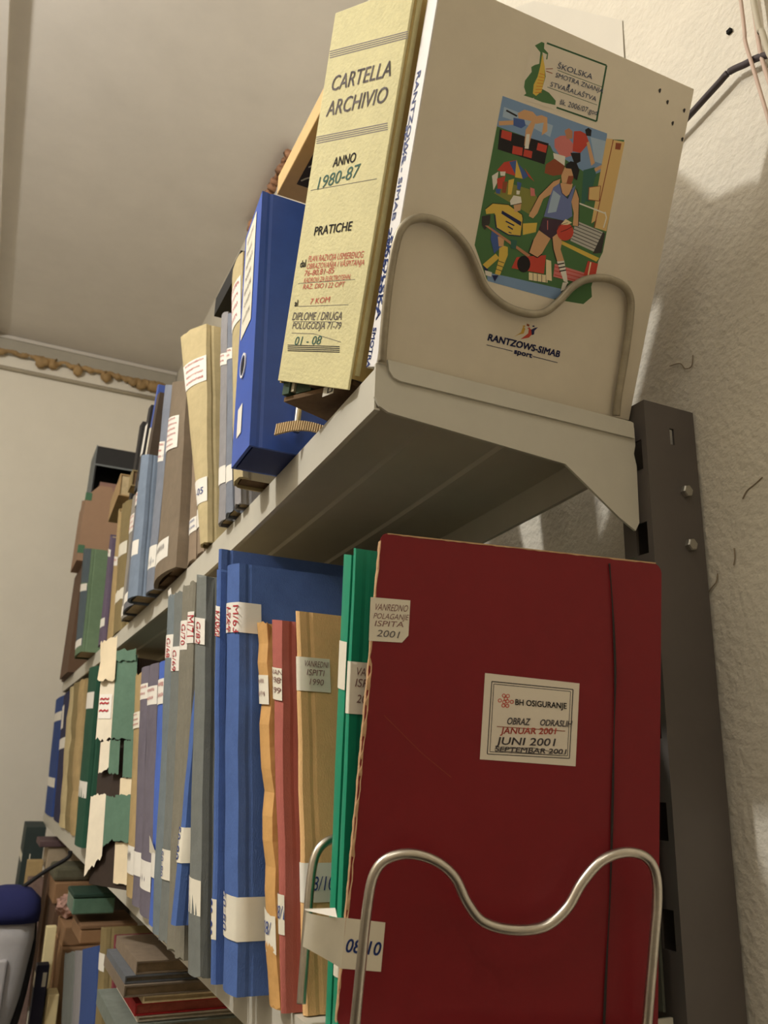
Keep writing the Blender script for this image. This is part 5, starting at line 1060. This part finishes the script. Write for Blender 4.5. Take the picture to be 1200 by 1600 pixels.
# far piles on the third shelf: each box down to the shelf
def pile(name, label, cat, k, y, d, m, z0=None, lid=None, group=None, x1=None, bevel=.003, top=None):
    a, b, zb, zt = BX[k]; zt = zt if top is None else top; z0 = zb if z0 is None else z0; x1 = b if x1 is None else x1
    r = thing(name, label, cat, ((a+x1)/2, y+d/2, z0), None, group); w = (x1-a)/2; h = zt-z0
    MB().box(-w, w, -d/2, d/2, 0, h-(.012 if lid else 0)).build('body', m, r, bevel=bevel)
    if lid: MB().box(-w-.002, w+.002, -d/2-.002, d/2+.002, h-.0115, h).build('lid', lid, r, bevel=bevel)
    return r
KR2 = card('brown_kraft_box', (150, 116, 84), .12, 30, .85, .1)
pile('file_box', 'small green box lying above the blue folder on the third shelf', 'file box', 'greens', 1.86, .16, LG, z0=-.772, lid=flat('dark_green_lid', (40, 66, 54)), x1=.10)
pile('cardboard_box', 'brown carton lying on the blue folder', 'box', 'box3', 1.83, .22, KR2, z0=-.838, x1=.16, lid=card('brown_lid', (130, 100, 74), .1, 30))
pile('cardboard_box', 'brown carton lying on the large brown carton', 'box', 'box2', 2.26, .22, KR2, z0=-.92, x1=.15)
sup = thing('cardboard_box', 'large brown carton standing on the third shelf under the small brown carton', 'box', (.08, 2.36, Z3)); MB().box(-.06, .12, -.13, .13, 0, .314).build('carton', KR2, sup, bevel=.003)
pile('cardboard_box', 'brown carton under the dull cloth bundle', 'box', 'box1', 2.53, .24, KR2, z0=-.84, x1=.15)
pile('cloth_bundle', 'dull green grey cloth bundle on the far brown carton', 'bundle', 'clothb', 2.56, .19, card('dull_cloth', (98, 96, 78), .25, 40, .9, .6), z0=-.774, x1=.12, bevel=.012)
sup = thing('cardboard_box', 'dark brown carton below the carton with the cloth bundle', 'box', (.08, 2.66, Z3)); MB().box(-.07, .10, -.125, .13, 0, .394).build('carton', KRAFTD, sup, bevel=.003)
cr = thing('paper_ball', 'crumpled patterned paper with reddish marks on the tall carton', 'paper', (.045, 2.42, -.8655))
bm = bmesh.new(); bmesh.ops.create_icosphere(bm, subdivisions=3, radius=.05); rn = random.Random(8)
for vv in bm.verts:
    n_ = vv.co.normalized(); vv.co = Vector((n_.x*.042, n_.y*.05, n_.z*.055))*(1+.22*math.sin(n_.x*17+n_.z*13)*math.sin(n_.y*15)+rn.uniform(-.06, .06)); vv.co.z = vv.co.z*.6+.036
me = bpy.data.meshes.new('crumpled_sheet'); bm.to_mesh(me); bm.free(); me.materials.append(card('patterned_paper', (176, 140, 128), .5, 90, .8, .4))
oo = bpy.data.objects.new('crumpled_sheet', me); COL.objects.link(oo); oo.parent = cr
pile('book', 'pale beige block of paper on the far pile', 'book', 'beigeblock', 2.86, .2, card('beige_block', (176, 160, 136), .1, 40), z0=-.77, x1=.12, top=-.691)
pile('book', 'dull purple brown volume lying on the beige block', 'book', 'purpleslab', 2.85, .21, card('purple_brown', (96, 76, 78), .15, 40), z0=-.690, x1=.12, top=-.668)
sup = thing('cardboard_box', 'brown carton supporting the beige block on the third shelf', 'box', (.06, 2.97, Z3)); MB().box(-.055, .10, -.12, .12, 0, .464).build('carton', KRAFTD, sup, bevel=.003)
def tilt(name, label, cat, q, x0, d, m, labs=()):
    cy = sum(p[0] for p in q)/4; o = (x0, cy, q[0][1]); r = thing(name, label, cat, o)
    MB().hexa([(x0, *q[0]), (x0, *q[1]), (x0+d, *q[1]), (x0+d, *q[0]), (x0, *q[3]), (x0, *q[2]), (x0+d, *q[2]), (x0+d, *q[3])]).build('cover', m, r, off=o, bevel=.003)
    for v0, v1 in labs:
        V = [(x0-.0012, *bil(q, u, v)) for u, v in ((.1, v0), (.95, v0), (.95, v1), (.1, v1))]+[(x0+.03, bil(q, 1, v)[0]-.0012, bil(q, 1, v)[1]) for v in (v0, v1)]
        mesh_obj('paper_label', [(a-o[0], b-o[1], c-o[2]) for a, b, c in V], [(0, 1, 2, 3), (1, 4, 5, 2)], PAPER2, r)
    return r
tilt('archive_folder', 'dark green black folder with two white tags, farthest on the third shelf', 'folder', [(3.36, Z3), (3.12, Z3), (3.16, -.64), (3.36, -.63)], -.08, .076, card('dark_green_board', (48, 60, 58), .15, 40), ((.40, .47), (.78, .83)))
tilt('archive_folder', 'mottled purple brown ledger leaning at the front of the far third shelf', 'folder', [(2.66, Z3), (2.58, Z3), (2.70, -.78), (2.78, -.78)], -.072, .05, card('mottled_brown', (112, 92, 84), .35, 60))
tilt('paper_bundle', 'tan strip of folded paper standing behind the mottled ledger', 'papers', [(2.90, Z3), (2.84, Z3), (2.90, -.74), (2.95, -.74)], -.072, .055, C_TAN)
tilt('paper_roll', 'pale cream rolled paper standing left of the tall carton', 'papers', [(2.33, Z3), (2.30, Z3), (2.36, -.88), (2.39, -.88)], -.022, .032, card('cream_roll', (232, 218, 170), .06, 40))
tilt('archive_folder', 'navy folder end with white tag in front of the tall carton', 'folder', [(2.22, Z3), (2.17, Z3), (2.17, -.95), (2.215, -.95)], -.05, .035, flat('navy_board', (48, 48, 70)), ((.80, .93),))
tilt('box', 'small orange carton low at the far left of the third shelf', 'box', [(3.05, Z3), (2.98, Z3), (2.98, -1.17), (3.05, -1.17)], -.05, .05, card('orange_card', (176, 96, 62), .1, 40))
tilt('book', 'yellowed cream book low beside the tall carton', 'book', [(2.19, Z3), (2.10, Z3), (2.13, -1.02), (2.21, -1.02)], -.012, .03, card('yellow_cream', (226, 206, 156), .1, 40))
# ------------------------------------------------------------------ bag hanging at the left
bg = thing('backpack', 'light grey backpack with navy top flap and black straps hanging at the left edge', 'backpack', (-.17, 2.1, -1.26))
def blob(name, prof, nseg, m, parent, off, wob=.05, seed=1):
    rn = random.Random(seed); V = []; F = []
    for (z, rx, ry, cx) in prof:
        for k in range(nseg):
            a = 2*math.pi*k/nseg; c, s_ = math.cos(a), math.sin(a); e = .6
            V.append((cx+math.copysign(abs(c)**e, c)*rx*(1+rn.uniform(-wob, wob)), math.copysign(abs(s_)**e, s_)*ry*(1+rn.uniform(-wob, wob)), z))
    n = len(prof)
    for j in range(n-1):
        for k in range(nseg): F.append((j*nseg+k, j*nseg+(k+1) % nseg, (j+1)*nseg+(k+1) % nseg, (j+1)*nseg+k))
    F.append(tuple(reversed(range(nseg)))); F.append(tuple((n-1)*nseg+k for k in range(nseg)))
    return mesh_obj(name, V, F, m, parent, True)
BAGG = cloth('bag_grey', (186, 184, 186), .06); BAGN = cloth('bag_navy', (44, 48, 96), .1); BAGB = flat('bag_black', (26, 24, 26))
blob('body', [(0, .055, .05, -.045), (.03, .07, .07, -.04), (.14, .075, .075, -.02), (.26, .08, .08, .0), (.40, .085, .08, .01), (.46, .082, .075, .01)], 20, BAGG, bg, None, .02)
blob('top_flap', [(.445, .090, .086, .01), (.47, .092, .088, .01), (.50, .086, .08, .012), (.525, .06, .055, .012), (.535, .02, .02, .012)], 20, BAGN, bg, None, .015, 2)
MB().box(-.05, .03, -.092, -.078, .20, .36).build('front_pocket', BAGG, bg, bevel=.006)
v, f = sweep(catmull([(.08, 0, .47), (.088, -.02, .36), (.075, -.03, .22), (.045,-.045,.10), (.0, -.05, .02), (-.03, -.05, -.03)], 6), .013, 8); mesh_obj('strap', v, f, BAGB, bg, True)
v, f = sweep(catmull([(.02, -.08, .02), (.04, -.085, .10), (.03, -.085, .14), (.0, -.085, .13), (-.02, -.085, .02), (-.03, -.085, -.03)], 6), .008, 8); mesh_obj('strap', v, f, BAGB, bg, True)
v, f = sweep(catmull([(.04, 0, .525), (.10, 0, .57), (.156, 0, .605), (.161, 0, .625)], 6), .006, 8); mesh_obj('hanging_loop', v, f, BAGB, bg, True)
st_ = thing('stool', 'plain wooden stool below the hanging backpack', 'stool', (-.2, 2.1, FL))
MB().box(-.15, .15, -.15, .15, .66, .688).build('seat', KR2, st_)
for sx in (-1, 1):
    for sy in (-1, 1): MB().box(sx*.12-.015, sx*.12+.015, sy*.12-.015, sy*.12+.015, 0, .6595).build('leg', KR2, st_)
# ------------------------------------------------------------------ wall details at the right
sh = thing('paper_sheet', 'thin translucent pale sheet on the wall behind the sport binder', 'paper', (.4068, .25, .75))
py = CAB['sheet']; pts = [(.060, .50), (.055, .7071), (.1517, .8267), (.2731, .973), (.44, 1.10), (.46, .50)]
rn = random.Random(2); mesh_obj('sheet', [(x_, y-.25, z-.75) for x_ in (0,) for y, z in pts]+[(.0006, y-.25, z-.75) for y, z in pts], [tuple(range(5, -1, -1)), tuple(range(6, 12))]+[(i, (i+1) % 6, 6+(i+1) % 6, 6+i) for i in range(6)], card('tracing_sheet', (212, 207, 194), .03, 12, .35, .08), sh)
def cable(name, label, pts, r, m, x=.4005, jit=0):
    rn = random.Random(len(pts)); P_ = [(x-r+rn.uniform(-jit, jit), y, z) for y, z in pts]; o = P_[0]
    t = thing(name, label, 'cable', o); v, f = sweep(catmull(P_, 6), r, 8)
    mesh_obj('wire', [(a-o[0], b-o[1], c-o[2]) for a, b, c in v], f, m, t, True); return t
CD = flat('dark_cable_sheath', (74, 66, 68)); CP = flat('pinkish_wire', (206, 182, 166)); CW = flat('ivory_wire', (196, 188, 168))
cable('cable', 'dark kinked cable crossing the bright wall at the upper right', [(.02, .415)]+CAB['dark'][1:]+[(-.26, .38)], .0042, CD)
cable('cable', 'thin pinkish wire hanging in front of the dark cable', [(-.160, .75)]+CAB['pink1'][1:]+[(-.19, .18), (-.20, -.1)], .0022, CP, .392)
cable('cable', 'ivory wire nearest the right edge of the photo', [(-.165, .75)]+CAB['pink2'][1:]+[(-.20, .34), (-.24, .0)], .0036, CW, .396)
cable('cable', 'short pinkish wire between the other two hanging wires', [(-.171, .53)]+CAB['pink3'][1:]+[(-.18, .36), (-.185, .33)], .0026, CP, .398)
nh = struct('trim_5', MB().box(XW-.0035, XW+.002, NAIL[0]-.003, NAIL[0]+.003, NAIL[1]-.0025, NAIL[1]+.0025), DARK)

CRK = flat('crack_grey', (152, 138, 116), .9)
for kk in ('k1', 'k2', 'k3', 'k4'):
    v, f = sweep(catmull([(.4088, y, z) for y, z in CAB[kk]], 5), .0007, 5); mesh_obj('plaster_crack', v, f, CRK, wall_r)
